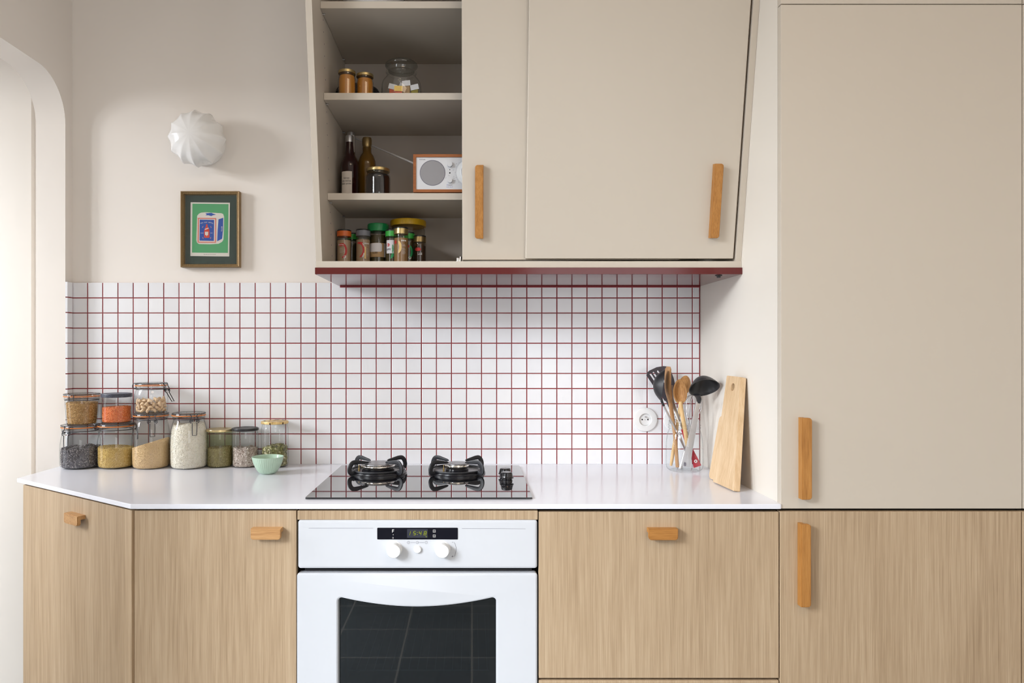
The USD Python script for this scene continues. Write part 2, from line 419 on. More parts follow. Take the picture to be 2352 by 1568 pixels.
def grains(name, ramp, rough=0.6):
    mat(name, {'g': ('attribute', {'attribute': 'tone'}), 'r': ('rgb_ramp', {'ramp': ramp}), 'p': ('principled_bsdf', {'roughness': rough, 'specular_ior_level': 0.3})},
        [('g.fac', 'r.fac'), ('r.color', 'p.base_color')])
grains('lavender', [(0, (0.03, 0.028, 0.034)), (0.45, (0.12, 0.11, 0.125)), (0.8, (0.27, 0.25, 0.26)), (1, (0.42, 0.39, 0.38))])
grains('millet', [(0, (0.40, 0.24, 0.05)), (0.5, (0.62, 0.43, 0.13)), (1, (0.80, 0.64, 0.30))])
grains('quinoa', [(0, (0.42, 0.26, 0.12)), (0.3, (0.62, 0.43, 0.22)), (1, (0.74, 0.55, 0.32))])
grains('rice', [(0, (0.60, 0.54, 0.42)), (0.3, (0.77, 0.72, 0.61)), (1, (0.85, 0.82, 0.75))])
grains('fennel', [(0, (0.16, 0.12, 0.04)), (0.5, (0.38, 0.31, 0.16)), (1, (0.58, 0.50, 0.32))])
grains('sunflower', [(0, (0.22, 0.155, 0.12)), (0.35, (0.50, 0.41, 0.35)), (1, (0.76, 0.68, 0.62))])
grains('pumpkin', [(0, (0.08, 0.075, 0.02)), (0.5, (0.26, 0.25, 0.09)), (0.85, (0.40, 0.38, 0.18)), (1, (0.60, 0.54, 0.34))])
grains('wheat', [(0, (0.24, 0.12, 0.03)), (0.5, (0.50, 0.29, 0.10)), (1, (0.72, 0.50, 0.24))])
grains('lentil', [(0, (0.62, 0.12, 0.03)), (0.5, (0.80, 0.22, 0.06)), (1, (0.88, 0.36, 0.14))])
grains('herbs', [(0, (0.07, 0.055, 0.02)), (0.5, (0.20, 0.16, 0.07)), (1, (0.36, 0.30, 0.17))])
grains('spice_bits', [(0, (0.05, 0.025, 0.012)), (0.6, (0.22, 0.12, 0.05)), (1, (0.50, 0.32, 0.14))])
plain('cashew', (0.70, 0.485, 0.285), 0.5, tone=0.12)
# black lid with white flecks, floor of square tiles, moving-light-free clock digits
mat('granite_lid', {'g': ('geometry', {}), 'v': ('voronoi_texture', {'scale': 700.0}), 'r': ('rgb_ramp', {'ramp': [(0.0, (0.55, 0.57, 0.64)), (0.25, (0.10, 0.11, 0.15)), (0.5, (0.03, 0.035, 0.055))]}),
    'p': ('principled_bsdf', {'roughness': 0.4})}, [('g.position', 'v.vector'), ('v.distance', 'r.fac'), ('r.color', 'p.base_color')])
mat('lid_worn', {'g': ('geometry', {}), 'v': ('noise_texture', {'scale': 90.0, 'detail': 1.0}), 'r': ('rgb_ramp', {'ramp': [(0.36, (0.03, 0.02, 0.012)), (0.42, (0.68, 0.47, 0.18)), (0.7, (0.78, 0.60, 0.30))]}),
    'p': ('principled_bsdf', {'roughness': 0.35, 'metallic': 0.5})}, [('g.position', 'v.vector'), ('v.fac', 'r.fac'), ('r.color', 'p.base_color')])
mat('floor_tiles', {'g': ('geometry', {}), 'k': ('brick_texture', {'offset': 0.0, 'scale': 1.0, 'brick_width': 0.3, 'row_height': 0.3, 'mortar_size': 0.004, 'color1': (0.16, 0.19, 0.21), 'color2': (0.19, 0.22, 0.24), 'mortar': (0.42, 0.42, 0.40)}),
    'p': ('principled_bsdf', {'roughness': 0.4})}, [('g.position', 'k.vector'), ('k.color', 'p.base_color')])
mat('speaker_cloth', {'g': ('geometry', {}), 'v': ('voronoi_texture', {'scale': 1500.0}), 'r': ('rgb_ramp', {'ramp': [(0.0, (0.44, 0.43, 0.44)), (0.6, (0.25, 0.245, 0.26))]}),
    'p': ('principled_bsdf', {'roughness': 0.5, 'metallic': 0.3})}, [('g.position', 'v.vector'), ('v.distance', 'r.fac'), ('r.color', 'p.base_color')])
mat('digit_lit', {'e': ('emission', {'color': (0.62, 0.75, 0.02), 'strength': 2.6})}, surface='e.emission')

# ================================================================ THE SETTING
def side(poly, x0, t):
    """polygon in (y, z) drawn out along x from x0 by t"""
    m = extrude(poly, t)
    v = np.array(m.vertices); m.vertices = np.stack([v[:, 2] + x0, v[:, 0], v[:, 1]], 1)
    return m
def st(name): 
    p = thing(name, None, None, kind='structure'); return p
XL, XR = -1.349, 0.7685          # left corner of the kitchen wall, face of the tall side panel
CT = 0.91                        # worktop height
ZC = 2.9
solo('floor', bx(-2.65, 2.3, -4.9, 0.1, -0.06, 0.0), 'floor_tiles', kind='structure')
solo('ceiling', bx(-2.65, 2.3, -4.9, 0.1, ZC, ZC + 0.08), 'paint_ceiling', kind='structure')
solo('wall_right', bx(2.2, 2.3, -4.8, 0.0, 0, ZC), 'paint_wall', kind='structure')
solo('wall_front', bx(-2.55, 2.2, -4.9, -4.8, 0, ZC), 'paint_wall', kind='structure')
def side(poly, x0, t):
    """polygon in (y, z) drawn out along x from x0 by t"""
    m = extrude(poly, t)
    v = np.array(m.vertices); m.vertices = np.stack([v[:, 2] + x0, v[:, 0], v[:, 1]], 1)
    return m
def window(n, x, y0, y1, z0, z1):
    """wooden casement window in a wall facing x: frame and a middle post"""
    p = thing('window_%d' % n, None, None, (x, (y0 + y1) / 2, z0), kind='structure')
    for k in ((y0, y0 + 0.06, z0, z1), (y1 - 0.06, y1, z0, z1), ((y0 + y1) / 2 - 0.045, (y0 + y1) / 2 + 0.045, z0 + 0.06, z1 - 0.06)): part(p, 'post', bx(x - 0.05, x, *k), 'plastic_white')
    for k in ((y0 + 0.0601, y1 - 0.0601, z0, z0 + 0.06), (y0 + 0.0601, y1 - 0.0601, z1 - 0.06, z1)): part(p, 'rail', bx(x - 0.05, x, *k), 'plastic_white')
solo('wall_hall_left', side(sbox(-1.35, 0, 0, ZC).difference(sbox(-1.15, 0.6, -0.22, 2.45)), -2.65, 0.1), 'paint_hall', kind='structure')
solo('wall_room_left', side(sbox(-4.8, 0, -1.45, ZC).difference(sbox(-3.20, 0.5, -1.50, 2.78)), -2.15, 0.1), 'paint_wall', kind='structure')
window(1, -2.06, -3.20, -1.50, 0.5, 2.78)
window(2, -2.56, -1.15, -0.22, 0.6, 2.45)
solo('wall_hall_front', bx(-2.55, XL - 0.098, -1.45, -1.351, 0, ZC), 'paint_hall', kind='structure')
solo('wall_hall_back', bx(-2.55, -1.475, -0.02, 0.08, 0, ZC), 'paint_hall', kind='structure')

# left wall: a plastered wall end with a wide opening, rounded at its upper corners
r = 0.145
arch = [(-1.05, -0.01), (-0.040, -0.01), (-0.040, 2.187 - r)] + [(-0.040 - r + r * math.cos(a), 2.187 - r + r * math.sin(a)) for a in np.linspace(0, PI / 2, 14)] \
     + [(-1.05 + r - r * math.sin(a), 2.187 - r + r * math.cos(a)) for a in np.linspace(0, PI / 2, 14)]
lw = Polygon([(-1.35, 0), (0, 0), (0, 2.9), (-1.35, 2.9)]).difference(Polygon(arch))
wl = st('wall_left')
part(wl, 'plaster', side(lw, XL - 0.098, 0.098), 'paint_wall', smooth=30)
wb = st('wall_back')
part(wb, 'plaster', bx(-1.475, 2.2, 0.0, 0.1, 0, 2.9), 'paint_wall')

# the tiled splashback: grout lines as the photograph shows them, tiles standing proud of the grout
YT = -0.008
lx = [165.8 + 35.03 * i for i in range(16)] + [691.3 + 34.58 * j for j in range(1, 27)] + [1607.2]
lz = [1064.5, 1030.9] + [1030.9 - 34.7 * k for k in range(1, 11)] + [649.0]
gx = [X(p, YT) for p in lx]; gz = [Z(p, YT) for p in lz]
gx[0] = XL + 0.001; gz[0] = CT
rng = random.Random(4)
part(wb, 'grout', bx(XL, XR - 0.001, -0.0068, 0.0, CT, gz[-1] - 0.0006), 'grout_red')
part(wb, 'sealant', tube([(X(781, -0.01), -0.009, 1.5065), (XR - 0.002, -0.009, 1.5065)], 0.0028, 8), 'grout_red', label='thin dark red sealant line under the wall cabinet')
HG = 0.0016                      # half a joint
blocked = [(140, 870, 395, 1075), (392, 940, 480, 1075), (474, 975, 600, 1075), (596, 960, 665, 1090), (1450, 935, 1512, 993), (1480, 840, 1640, 1090), (800, 1040, 935, 1066), (985, 1040, 1115, 1066)]
tiles = []
for i in range(len(gx) - 1):
    for j in range(len(gz) - 1):
        x0, x1 = gx[i] + HG, gx[i + 1] - HG
        z0, z1 = gz[j] + (HG if j else 0.0), gz[j + 1] - (HG if j < len(gz) - 2 else 0)
        pc = ((lx[i] + lx[i + 1]) / 2, (lz[j] + lz[j + 1]) / 2)
        hid = any(a < pc[0] < c and b < pc[1] < d for a, b, c, d in blocked)
        area = (lx[i + 1] - lx[i]) * (lz[j] - lz[j + 1]) * (0.2 if hid else 1.0)
        if pc[0] > 781 and pc[1] < 660: area *= 0.75
        dy = rng.uniform(-0.0004, 0.0004)
        b = 0.0011
        def tile_mesh(x0=x0, x1=x1, z0=z0, z1=z1, dy=dy):
            f, k = YT + dy, -0.004
            pts = [(x, k, z) for x in (x0, x1) for z in (z0, z1)] + [(x, f + b * 0.7, z) for x in (x0, x1) for z in (z0, z1)] + [(x, f, z) for x in (x0 + b, x1 - b) for z in (z0 + b, z1 - b)]
            return tm(hull(pts))
        tiles.append((area, tile_mesh()))
order = sorted(range(len(tiles)), key=lambda k: -tiles[k][0])
for k in order[:300]: part(wb, 'tile', tiles[k][1], 'tile_white', smooth=False)
part(wb, 'tiles', [tiles[k][1] for k in order[300:]], 'tile_white', smooth=False, kind='stuff', label='further white tiles of the same grid')
# the return of half tiles on the left wall
part(wl, 'grout', bx(XL, XL + 0.0068, -0.0385, -0.009, CT, gz[-1]), 'grout_red')
for j in range(len(gz) - 1):
    z0, z1 = gz[j] + (HG if j else 0), gz[j + 1] - (HG if j < len(gz) - 2 else 0)
    x0, f, b = XL + 0.0004, XL + 0.008, 0.0011
    pts = [(x0, y, z) for y in (-0.0408, -0.0105) for z in (z0, z1)] + [(f - b, y, z) for y in (-0.0408, -0.0105) for z in (z0, z1)] + [(f, y, z) for y in (-0.0408 + b, -0.0105 - b) for z in (z0 + b, z1 - b)]
    part(wl, 'tile', hull(pts), 'tile_white', smooth=False)

# ================================================================ BASE UNITS
YF = -0.623                      # front face of the doors
def handle(length, width=0.026, proj=0.021):
    """bent oak pull: local x = width (mounting block at 0, free edge at +width), y = outwards negative, z = length, centred"""
    r = 0.0075
    pl = Polygon([(0, -length / 2), (width - r, -length / 2)] + [(width - r + r * math.sin(a), -length / 2 + r - r * math.cos(a)) for a in np.linspace(0, PI / 2, 7)]
                 + [(width - r + r * math.cos(a), length / 2 - r + r * math.sin(a)) for a in np.linspace(0, PI / 2, 7)] + [(0, length / 2)])
    m = CS(pl)
    plate = m.extrude(0.0075).translate((0, 0, 0))
    plate = plate + m.offset(-0.0012, m3.JoinType.Round).extrude(0.0087)
    plate = plate.rotate((90, 0, 0)).translate((0, -(proj - 0.0087), 0))
    blk = m3.Manifold.cube((0.0105, proj - 0.0087 + 0.001, length - 0.004)).translate((0, -(proj - 0.0087), -length / 2 + 0.002)) if False else \
          m3.Manifold.cube((0.0105, proj - 0.006, length)).translate((0, -(proj - 0.006), -length / 2))
    return tm(plate + blk)
def handle_v(x, zc, length, y, width=0.026, mirror=False):
    m = handle(length, width)
    if mirror: m = rot(m, PI, [0, 0, 1]); m.vertices[:, 1] *= 1; m = handle(length, width); m.vertices[:, 0] *= -1; m.invert()
    return move(m, x, y, zc)
def handle_h(xc, ztop, length, y, width=0.027):
    m = handle(length, width)
    v = np.array(m.vertices); m.vertices = np.stack([v[:, 2], v[:, 1], -v[:, 0]], 1)   # free edge down
    if m.volume < 0: m.invert()
    return move(m, xc, y, ztop)

ZD = 0.893                       # top of the base fronts
# corner unit with the slanted door
A, B = np.array([-1.335, -0.283]), np.array([-0.846, -0.6225])
u = (B - A) / np.linalg.norm(B - A); nrm = np.array([u[1], -u[0]])     # outwards
cc = thing('corner_cabinet', 'pale oak corner cabinet with a slanted door, under the worktop end beside the arched opening', 'cabinet', (-1.05, -0.3, 0))
inner = Polygon([(-1.335, -0.02), (-0.846, -0.02), tuple(B - nrm * 0.021), tuple(A - nrm * 0.021)])
part(cc, 'body', [move(extrude(inner, 0.775), 0, 0, 0.1), move(extrude(inner.buffer(-0.03), 0.1), 0, 0, 0)], 'dark_gap')
door_pts = []
a0, b0 = A + u * 0.002, B - u * 0.002
bev = 0.001
for p, s in ((a0, 1), (b0, -1)):
    for z, sz in ((0.1, 1), (ZD, -1)):
        for off, ins in ((-0.019, 0), (-bev, 0), (0.0, bev)):
            q = p + u * s * ins + nrm * off
            door_pts.append((q[0], q[1], z + sz * ins))
d = part(cc, 'door', hull(door_pts), 'laminate_oak', smooth=False)
hm = handle_h(0, 0, 0.074, 0)
hm = rot(hm, math.atan2(u[1], u[0]), [0, 0, 1])
hp = A + u * 0.33
hm = move(hm, hp[0], hp[1], 0.852)
part(d, 'handle', hm, 'oak_handle_x')

bc = thing('base_cabinet', 'pale oak base cabinet with a horizontal pull, left of the oven', 'cabinet', (-0.64, -0.3, 0))
x0, x1 = X(309, YF), X(680.5, YF)
part(bc, 'body', [bx(x0 - 0.001, x1, YF + 0.021, -0.02, 0.1, 0.875), bx(x0 + 0.02, x1 - 0.02, YF + 0.07, -0.02, 0, 0.1)], 'dark_gap')
d = part(bc, 'door', bx(x0, x1, YF, YF + 0.019, 0.1, ZD, 0.001), 'laminate_oak', smooth=False)
part(d, 'handle', handle_h((X(581, YF) + X(650, YF)) / 2, 0.853, 0.074, YF), 'oak_handle_x')

dc = thing('drawer_cabinet', 'wide pale oak drawer cabinet, right of the oven', 'cabinet', (0.46, -0.3, 0))
x0, x1 = X(1237.5, YF), X(1789, YF)
part(dc, 'body', [bx(x0 - 0.001, x1, YF + 0.021, -0.02, 0.1, 0.875), bx(x0 + 0.02, x1 - 0.02, YF + 0.07, -0.02, 0, 0.1)], 'dark_gap')
zs = Z(1557, YF)
d = part(dc, 'drawer', bx(x0, x1, YF, YF + 0.019, zs, ZD - 0.003, 0.001), 'laminate_oak', smooth=False)
part(d, 'handle', handle_h((X(1486, YF) + X(1552, YF)) / 2, 0.852, 0.072, YF), 'oak_handle_orange_x')
part(dc, 'drawer', bx(x0, x1, YF, YF + 0.019, 0.1, Z(1562.5, YF), 0.001), 'laminate_oak', smooth=False)

oh = thing('oven_housing', 'oven housing with a thin pale oak strip between worktop and white oven', 'cabinet', (-0.13, -0.3, 0))
x0, x1 = X(682.8, YF), X(1235.3, YF)
part(oh, 'strip', bx(x0, x1, YF, YF + 0.019, Z(1193.5, YF), ZD, 0.001), 'laminate_oak', smooth=False)
part(oh, 'side_panel', bx(x0 - 0.001, x0 + 0.002, YF + 0.03, -0.02, 0.1, 0.868), 'dark_gap')
part(oh, 'side_panel', bx(x1 - 0.002, x1 + 0.001, YF + 0.03, -0.02, 0.1, 0.868), 'dark_gap')
part(oh, 'back_panel', bx(x0 + 0.003, x1 - 0.003, -0.03, -0.02, 0.1, 0.868), 'dark_gap')
part(oh, 'floor_panel', bx(x0 + 0.003, x1 - 0.003, YF + 0.03, -0.031, 0.22, 0.238), 'dark_gap')

# ---------------------------------------------------------------- worktop
poly = Polygon([(-1.361, -0.041), (XL + 0.0005, -0.041), (XL + 0.0005, -0.0005), (XR + 0.003, -0.0005), (XR + 0.003, -0.6005), (XR + 0.0015, -0.6275), (-0.8475, -0.6275), (-1.361, -0.271)])
poly = poly.buffer(-0.006).buffer(0.006, quad_segs=4)
cs = CS(poly)
slab = m3.Manifold()
for off, z0, z1 in ((-0.0016, 0.898, 0.91), (-0.0007, 0.8984, 0.9096), (0.0, 0.8993, 0.9087)):
    slab = slab + cs.offset(off, m3.JoinType.Round, circular_segments=16).extrude(z1 - z0).translate((0, 0, z0))
solo('worktop', tm(slab), 'quartz', 'thin glossy white stone worktop running from the arched opening to the tall cabinet', 'worktop', smooth=40)

# ---------------------------------------------------------------- tall cabinets
tc = thing('tall_cabinet', 'tall cabinet with a large cream door above an oak door, beside the cutting boards', 'cabinet', (1.07, -0.3, 0))
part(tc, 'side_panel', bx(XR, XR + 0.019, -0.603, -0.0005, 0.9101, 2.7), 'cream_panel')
part(tc, 'body', [bx(XR + 0.0195, 1.367, -0.603, -0.002, 0.912, 2.7), bx(0.7655, 1.367, -0.603, -0.002, 0.1, 0.896), bx(0.79, 1.345, -0.55, -0.002, 0, 0.1)], 'dark_gap')
x1 = X(2347.2, YF)
zt = Z(10.5, YF)
d = part(tc, 'door', bx(XR + 0.0002, x1, YF, YF + 0.0185, Z(1167.8, YF), zt, 0.0007), 'cream', smooth=False, label='large cream upper door')
part(d, 'handle', handle_v(0.8123, (Z(960, YF - 0.02) + Z(1147, YF - 0.02)) / 2, 0.201, YF, 0.024), 'oak_handle_z')
part(tc, 'door', bx(XR + 0.0002, x1, YF, YF + 0.0185, zt + 0.0022, 2.69, 0.0007), 'cream', smooth=False, label='cream top door, cut off by the picture')
d = part(tc, 'door', bx(0.7662, X(2346, YF), YF, YF + 0.0185, 0.1, Z(1174.3, YF), 0.001), 'laminate_oak', smooth=False, label='pale oak lower door')
part(d, 'handle', handle_v(0.8100, (Z(1204, YF - 0.02) + Z(1394, YF - 0.02)) / 2, 0.204, YF, 0.024), 'oak_handle_z')
tc2 = thing('tall_cabinet', 'next tall cabinet, of which only a sliver shows at the right picture edge', 'cabinet', (1.67, -0.3, 0))
part(tc2, 'body', [bx(1.3685, 1.97, -0.603, -0.002, 0.912, 2.7), bx(1.3685, 1.97, -0.603, -0.002, 0.1, 0.896), bx(1.39, 1.95, -0.55, -0.002, 0, 0.1)], 'dark_gap')
x0 = X(2349.2, YF)
part(tc2, 'door', bx(x0, 1.97, YF, YF + 0.0185, Z(1167.8, YF), zt, 0.0007), 'cream', smooth=False)
part(tc2, 'door', bx(x0, 1.97, YF, YF + 0.0185, zt + 0.0022, 2.69, 0.0007), 'cream', smooth=False)
part(tc2, 'door', bx(x0 - 0.001, 1.97, YF, YF + 0.0185, 0.1, Z(1174.3, YF), 0.001), 'laminate_oak', smooth=False)

# ================================================================ WALL CABINET with the leaning front
TILT = 0.19
def yf(z): return -0.367 - (z - 1.546) * TILT
x0, x1 = -0.4452, 0.7682
ZT = 2.62
wc = thing('wall_cabinet', 'cream wall cabinet with a forward leaning front, sliding doors and a red underside', 'cabinet', (0.16, -0.2, 1.508))
spn = [(-0.001, 1.5462), (yf(1.5462), 1.5462), (yf(ZT), ZT), (-0.001, ZT)]
lp = part(wc, 'side_panel', prism_x(spn, x0, x0 + 0.018, 0.0005), 'cream', smooth=False)
part(wc, 'side_panel', prism_x(spn, x1 - 0.0165, x1, 0.0005), 'cream', smooth=False)
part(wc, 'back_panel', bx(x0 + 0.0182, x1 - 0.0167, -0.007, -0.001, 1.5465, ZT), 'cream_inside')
part(wc, 'bottom_board', bx(x0, x1, -0.3695, -0.001, 1.5275, 1.546, 0.0004), 'cream', smooth=False)
part(wc, 'top_board', bx(x0, x1, yf(ZT), -0.001, ZT + 0.0005, ZT + 0.019), 'cream', smooth=False)
rb = part(wc, 'base_board', bx(x0 - 0.001, x1 + 0.0002, -0.375, -0.010, 1.5083, 1.5272, 0.0006), 'red_board', smooth=False, label='glossy dark red board under the cabinet')
part(rb, 'light_switch', [move(lathe([(0, 0), (0.010, 0), (0.010, -0.0015), (0.006, -0.0015), (0.005, -0.007), (0, -0.0075)], 24), X(1652, -0.35), -0.345, 1.5083)], 'plastic_black', label='small round black touch switch')
for k, (zt_, gap) in enumerate(((2.2747, 0.113), (2.0337, 0.1135), (1.7566, 0.112))):
    part(wc, 'shelf', bx(x0 + 0.0186, x1 - 0.0172, yf(zt_) + gap, -0.0075, zt_ - 0.0197, zt_, 0.0004), 'cream_panel' if False else 'cream', smooth=False)
    yy = yf(zt_) + gap
    for y_ in (yy + 0.03, -0.05):
        part(wc, 'shelf_pin', tube([(x0 + 0.0178, y_, zt_ - 0.0225), (x0 + 0.026, y_, zt_ - 0.0225)], 0.0024, 8), 'steel')
for zc in list(np.arange(1.58, 1.72, 0.032)) + list(np.arange(1.80, 2.0, 0.032)) + list(np.arange(2.08, 2.24, 0.032)):
    part(lp, 'pin_hole', rot(move(lathe([(0, 0), (0.0022, 0), (0.0022, 0.0004), (0, 0.0004)], 10), 0, 0, 0), PI / 2, [0, 1, 0]).apply_translation((x0 + 0.0179, yf(zc) + 0.145, zc)), 'ink_grey', smooth=False)
def leaning_door(xa, xb, zb, ztop, front, th=0.018, b=0.002):
    return prism_x([(yf(zb) + front, zb), (yf(ztop) + front, ztop), (yf(ztop) + front + th, ztop), (yf(zb) + front + th, zb)], xa, xb, b)
ang = math.atan(TILT)
def lean(m, x, zc, front, mirror):
    m = rot(m, ang, [1, 0, 0])
    return move(m, x, yf(zc) + front, zc)
dA = part(wc, 'door', leaning_door(-0.0277, 0.60, 1.5537, ZT - 0.02, 0.0250, b=0.001), 'cream', smooth=False, label='sliding door pushed behind the right one')
h = handle(0.203, 0.0235); h.vertices[:, 0] *= -1; h.invert()
zc = 1.29 + (806 - 455.5) * 1.945 / F
part(dA, 'handle', lean(h, (1111 - CX) * 1.925 / F, zc, 0.0250, True), 'oak_handle_z')
dB = part(wc, 'door', leaning_door(X(1208, yf(1.6)), 0.7467, 1.5545, ZT - 0.02, 0.0035), 'cream', smooth=False, label='right sliding door, standing in front')
h = handle(0.203, 0.0235)
zc = 1.29 + (806 - 454.5) * 1.93 / F
part(dB, 'handle', lean(h, (1649.5 - CX) * 1.915 / F, zc, 0.0035, False), 'oak_handle_z')
gm = [bx(X(1046, -0.30), X(1066, -0.30), -0.315, -0.285, 1.546, 1.5485), bx(X(1049, -0.30), X(1066, -0.30), -0.303, -0.297, 1.548, 1.5625, 0.001),
      tube([(X(1058, -0.31), -0.312, 1.548), (X(1058, -0.31), -0.312, 1.566)], 0.004, 14), tube([(X(1052, -0.31), -0.306, 1.552), (X(1052, -0.31), -0.306, 1.5625)], 0.006, 14)]
part(wc, 'door_guide', gm, 'chrome', label='small chrome guide of the sliding door')

# ================================================================ HOB
hb = thing('gas_hob', 'black glass gas hob with two burners, set in the worktop', 'hob', (-0.137, -0.315, CT))
gp = Polygon([(-0.429, -0.570), (0.156, -0.570), (0.156, -0.060), (-0.429, -0.060)]).buffer(-0.008).buffer(0.008, quad_segs=5)
cs = CS(gp)
gl = cs.extrude(0.0030).translate((0, 0, CT)) + cs.offset(-0.0008, m3.JoinType.Round).extrude(0.0048).translate((0, 0, CT))
part(hb, 'glass_top', gl, 'black_glass', smooth=20)
ZG = CT + 0.0048
def burner(cxb, cyb, rc, name_lbl):
    c = (cxb, cyb, ZG)
    b = part(hb, 'burner', lathe([(0, 0), (0.0875, 0), (0.0875, 0.004), (0.085, 0.0055), (0.0835, 0.0055), (0.083, 0.0075), (0.0805, 0.0085), (0.0795, 0.0105), (0.076, 0.0115), (0.0745, 0.0115), (0.072, 0.0085), (0.03, 0.0075), (0, 0.0075)], 64, c), 'black_enamel', smooth=25, label=name_lbl)
    part(b, 'burner_base', lathe([(0, 0.0075), (rc * 0.97, 0.0075), (rc * 0.97, 0.0130), (rc * 0.90, 0.0150), (0, 0.0150)], 56, c), 'black_enamel')
    n = 96
    prof = [(0, 0.0151), (rc * 0.93, 0.0151), (rc * 1.02, 0.0200), (rc * 1.03, 0.0240), (rc * 0.985, 0.0278), (0, 0.0278)]
    ring = lathe(prof, n, (0, 0, 0))
    v = np.array(ring.vertices); a = np.arctan2(v[:, 1], v[:, 0]); rr = np.hypot(v[:, 0], v[:, 1])
    top = (v[:, 2] > 0.0265) & (rr > 1e-4)
    v[top, 2] -= 0.0016 * (np.round(a[top] / (2 * PI) * n).astype(int) % 2)
    ring.vertices = v + np.array(c)
    part(b, 'flame_ring', ring, 'chrome', smooth=40)
    part(b, 'burner_cap', lathe([(0, 0.0268), (rc * 0.93, 0.0268), (rc * 0.965, 0.0285), (rc * 0.95, 0.0302), (rc * 0.9, 0.0314), (0, 0.0322)], 56, c), 'cap_steel', smooth=30)
    part(b, 'igniter', [tube([(c[0] - rc * 1.1, c[1] - 0.012, ZG + 0.008), (c[0] - rc * 1.1, c[1] - 0.012, ZG + 0.017)], 0.0032, 10), tube([(c[0] - rc * 1.1, c[1] - 0.012, ZG + 0.017), (c[0] - rc * 1.1, c[1] - 0.012, ZG + 0.027)], 0.0014, 8)], 'brass')
    return c
def support(c):
    s = part(hb, 'pan_support', tube(ringpath((c[0], c[1], ZG + 0.0125), 0.0800, 64), 0.0028, 8, closed=True), 'iron_black')
    for q, dirn in enumerate((38, 142, 218, 322)):
        a = math.radians(dirn)
        sc = 1.0
        path = [(0.0815, 0.0110), (0.0900, 0.0080), (0.0960, 0.0100), (0.0985, 0.0170), (0.0975, 0.0250), (0.0925, 0.0345), (0.0865, 0.0392), (0.0790, 0.0402), (0.0640, 0.0388), (0.0330, 0.0350)]
        P = spline([(c[0] + r_ * math.cos(a), c[1] + r_ * math.sin(a), ZG + z_) for r_, z_ in path], 40)
        t = np.linspace(0, 1, 40)
        wv = np.interp(t, [0, 0.25, 0.5, 0.62, 0.95, 1.0], [0.0060, 0.0066, 0.0068, 0.0066, 0.0036, 0.0016])
        wu = np.interp(t, [0, 0.9, 1.0], [0.0036, 0.0030, 0.0012])
        part(s, 'prong', tube(P, 1.0, 12, flat=(wu, wv), box=0.55), 'iron_black', smooth=42)
c1 = burner(-0.2894, -0.205, 0.0515, 'large left burner')
c2 = burner(-0.0463, -0.205, 0.0365, 'small right burner')
support(c1); support(c2)
for (kx, ky) in ((0.1008, -0.338), (0.0994, -0.270)):
    k = part(hb, 'knob', lathe([(0, 0), (0.0165, 0), (0.0165, 0.004), (0.0150, 0.0055), (0.0150, 0.0075), (0.0200, 0.0085), (0.0200, 0.0105), (0.0185, 0.0120), (0.0172, 0.0165), (0.0160, 0.0235), (0.0148, 0.0250), (0, 0.0252)], 40, (kx, ky, ZG)), 'knob_black', smooth=25)
    part(k, 'cap', lathe([(0, 0.0252), (0.0135, 0.0252), (0.0130, 0.0257), (0, 0.0257)], 32, (kx, ky, ZG)), 'cap_steel')

# ================================================================ OVEN
YO = YF - 0.003
ov = thing('oven', 'white built-in oven with round knobs, a black clock display and a dark glass door', 'oven', (-0.137, -0.33, 0.28))
xa, xb = X(684, YO), X(1234.3, YO)
def rounded_front(xa, xb, z0, z1, y, th, r=0.006, corner=0.007):
    p = sbox(xa, z0, xb, z1).buffer(-corner).buffer(corner, quad_segs=6)
    cs = CS(p)
    m = m3.Manifold()
    for k in range(5):
        a = k / 4 * PI / 2
        m = m + cs.offset(-r * (1 - math.cos(a)), m3.JoinType.Round, circular_segments=16).extrude(th - r * (1 - math.sin(a))) if k else cs.offset(-r * (1 - math.cos(0)), m3.JoinType.Round).extrude(th - r)
    m = m3.Manifold()
    for k in range(6):
        a = k / 5 * PI / 2
        m = m + cs.offset(-r * (1 - math.cos(a)), m3.JoinType.Round, circular_segments=16).extrude(th - r + r * math.sin(a))
    return face(tm(m), y + th)
zc1, zc0 = Z(1194.3, YO), Z(1305.5, YO)
cp = part(ov, 'control_panel', rounded_front(xa, xb, zc0, zc1, YO, 0.022), 'enamel_white', smooth=40)
part(ov, 'body', [bx(xa + 0.012, xb - 0.012, YO + 0.085, -0.07, 0.29, 0.30), bx(xa + 0.012, xb - 0.012, YO + 0.0225, -0.07, 0.745, 0.858), bx(xa + 0.012, xa + 0.02, YO + 0.0225, -0.07, 0.30, 0.745),
                  bx(xb - 0.02, xb - 0.012, YO + 0.0225, -0.07, 0.30, 0.745), bx(xa + 0.02, xb - 0.02, -0.09, -0.07, 0.30, 0.745)], 'black_enamel')
part(ov, 'cavity', [bx(xa + 0.0205, xb - 0.0205, -0.12, -0.0905, 0.31, 0.74), bx(xa + 0.0205, xa + 0.06, YO + 0.06, -0.1205, 0.31, 0.74), bx(xb - 0.06, xb - 0.0205, YO + 0.06, -0.1205, 0.31, 0.74)], 'oven_inside')
part(ov, 'vent_strip', bx(xa + 0.014, xb - 0.02, YO + 0.018, YO + 0.0224, Z(1316, YO) + 0.001, zc0 - 0.0005), 'black_enamel')
# display
def W(px, py): return (X(px, YO), Z(py, YO))
pw = lambda pts: Polygon([W(*p) for p in pts])
dp = sbox(*W(866.5, 1238.3), *W(1051.5, 1211.5)).buffer(-0.002).buffer(0.002)
ds = part(ov, 'display', flat(dp, YO, 0.0008), 'display_black', label='long black clock display')
part(ds, 'clock_panel', flat(sbox(*W(935, 1234.3), *W(982.5, 1214.5)), YO - 0.0008, 0.0003), 'display_panel')
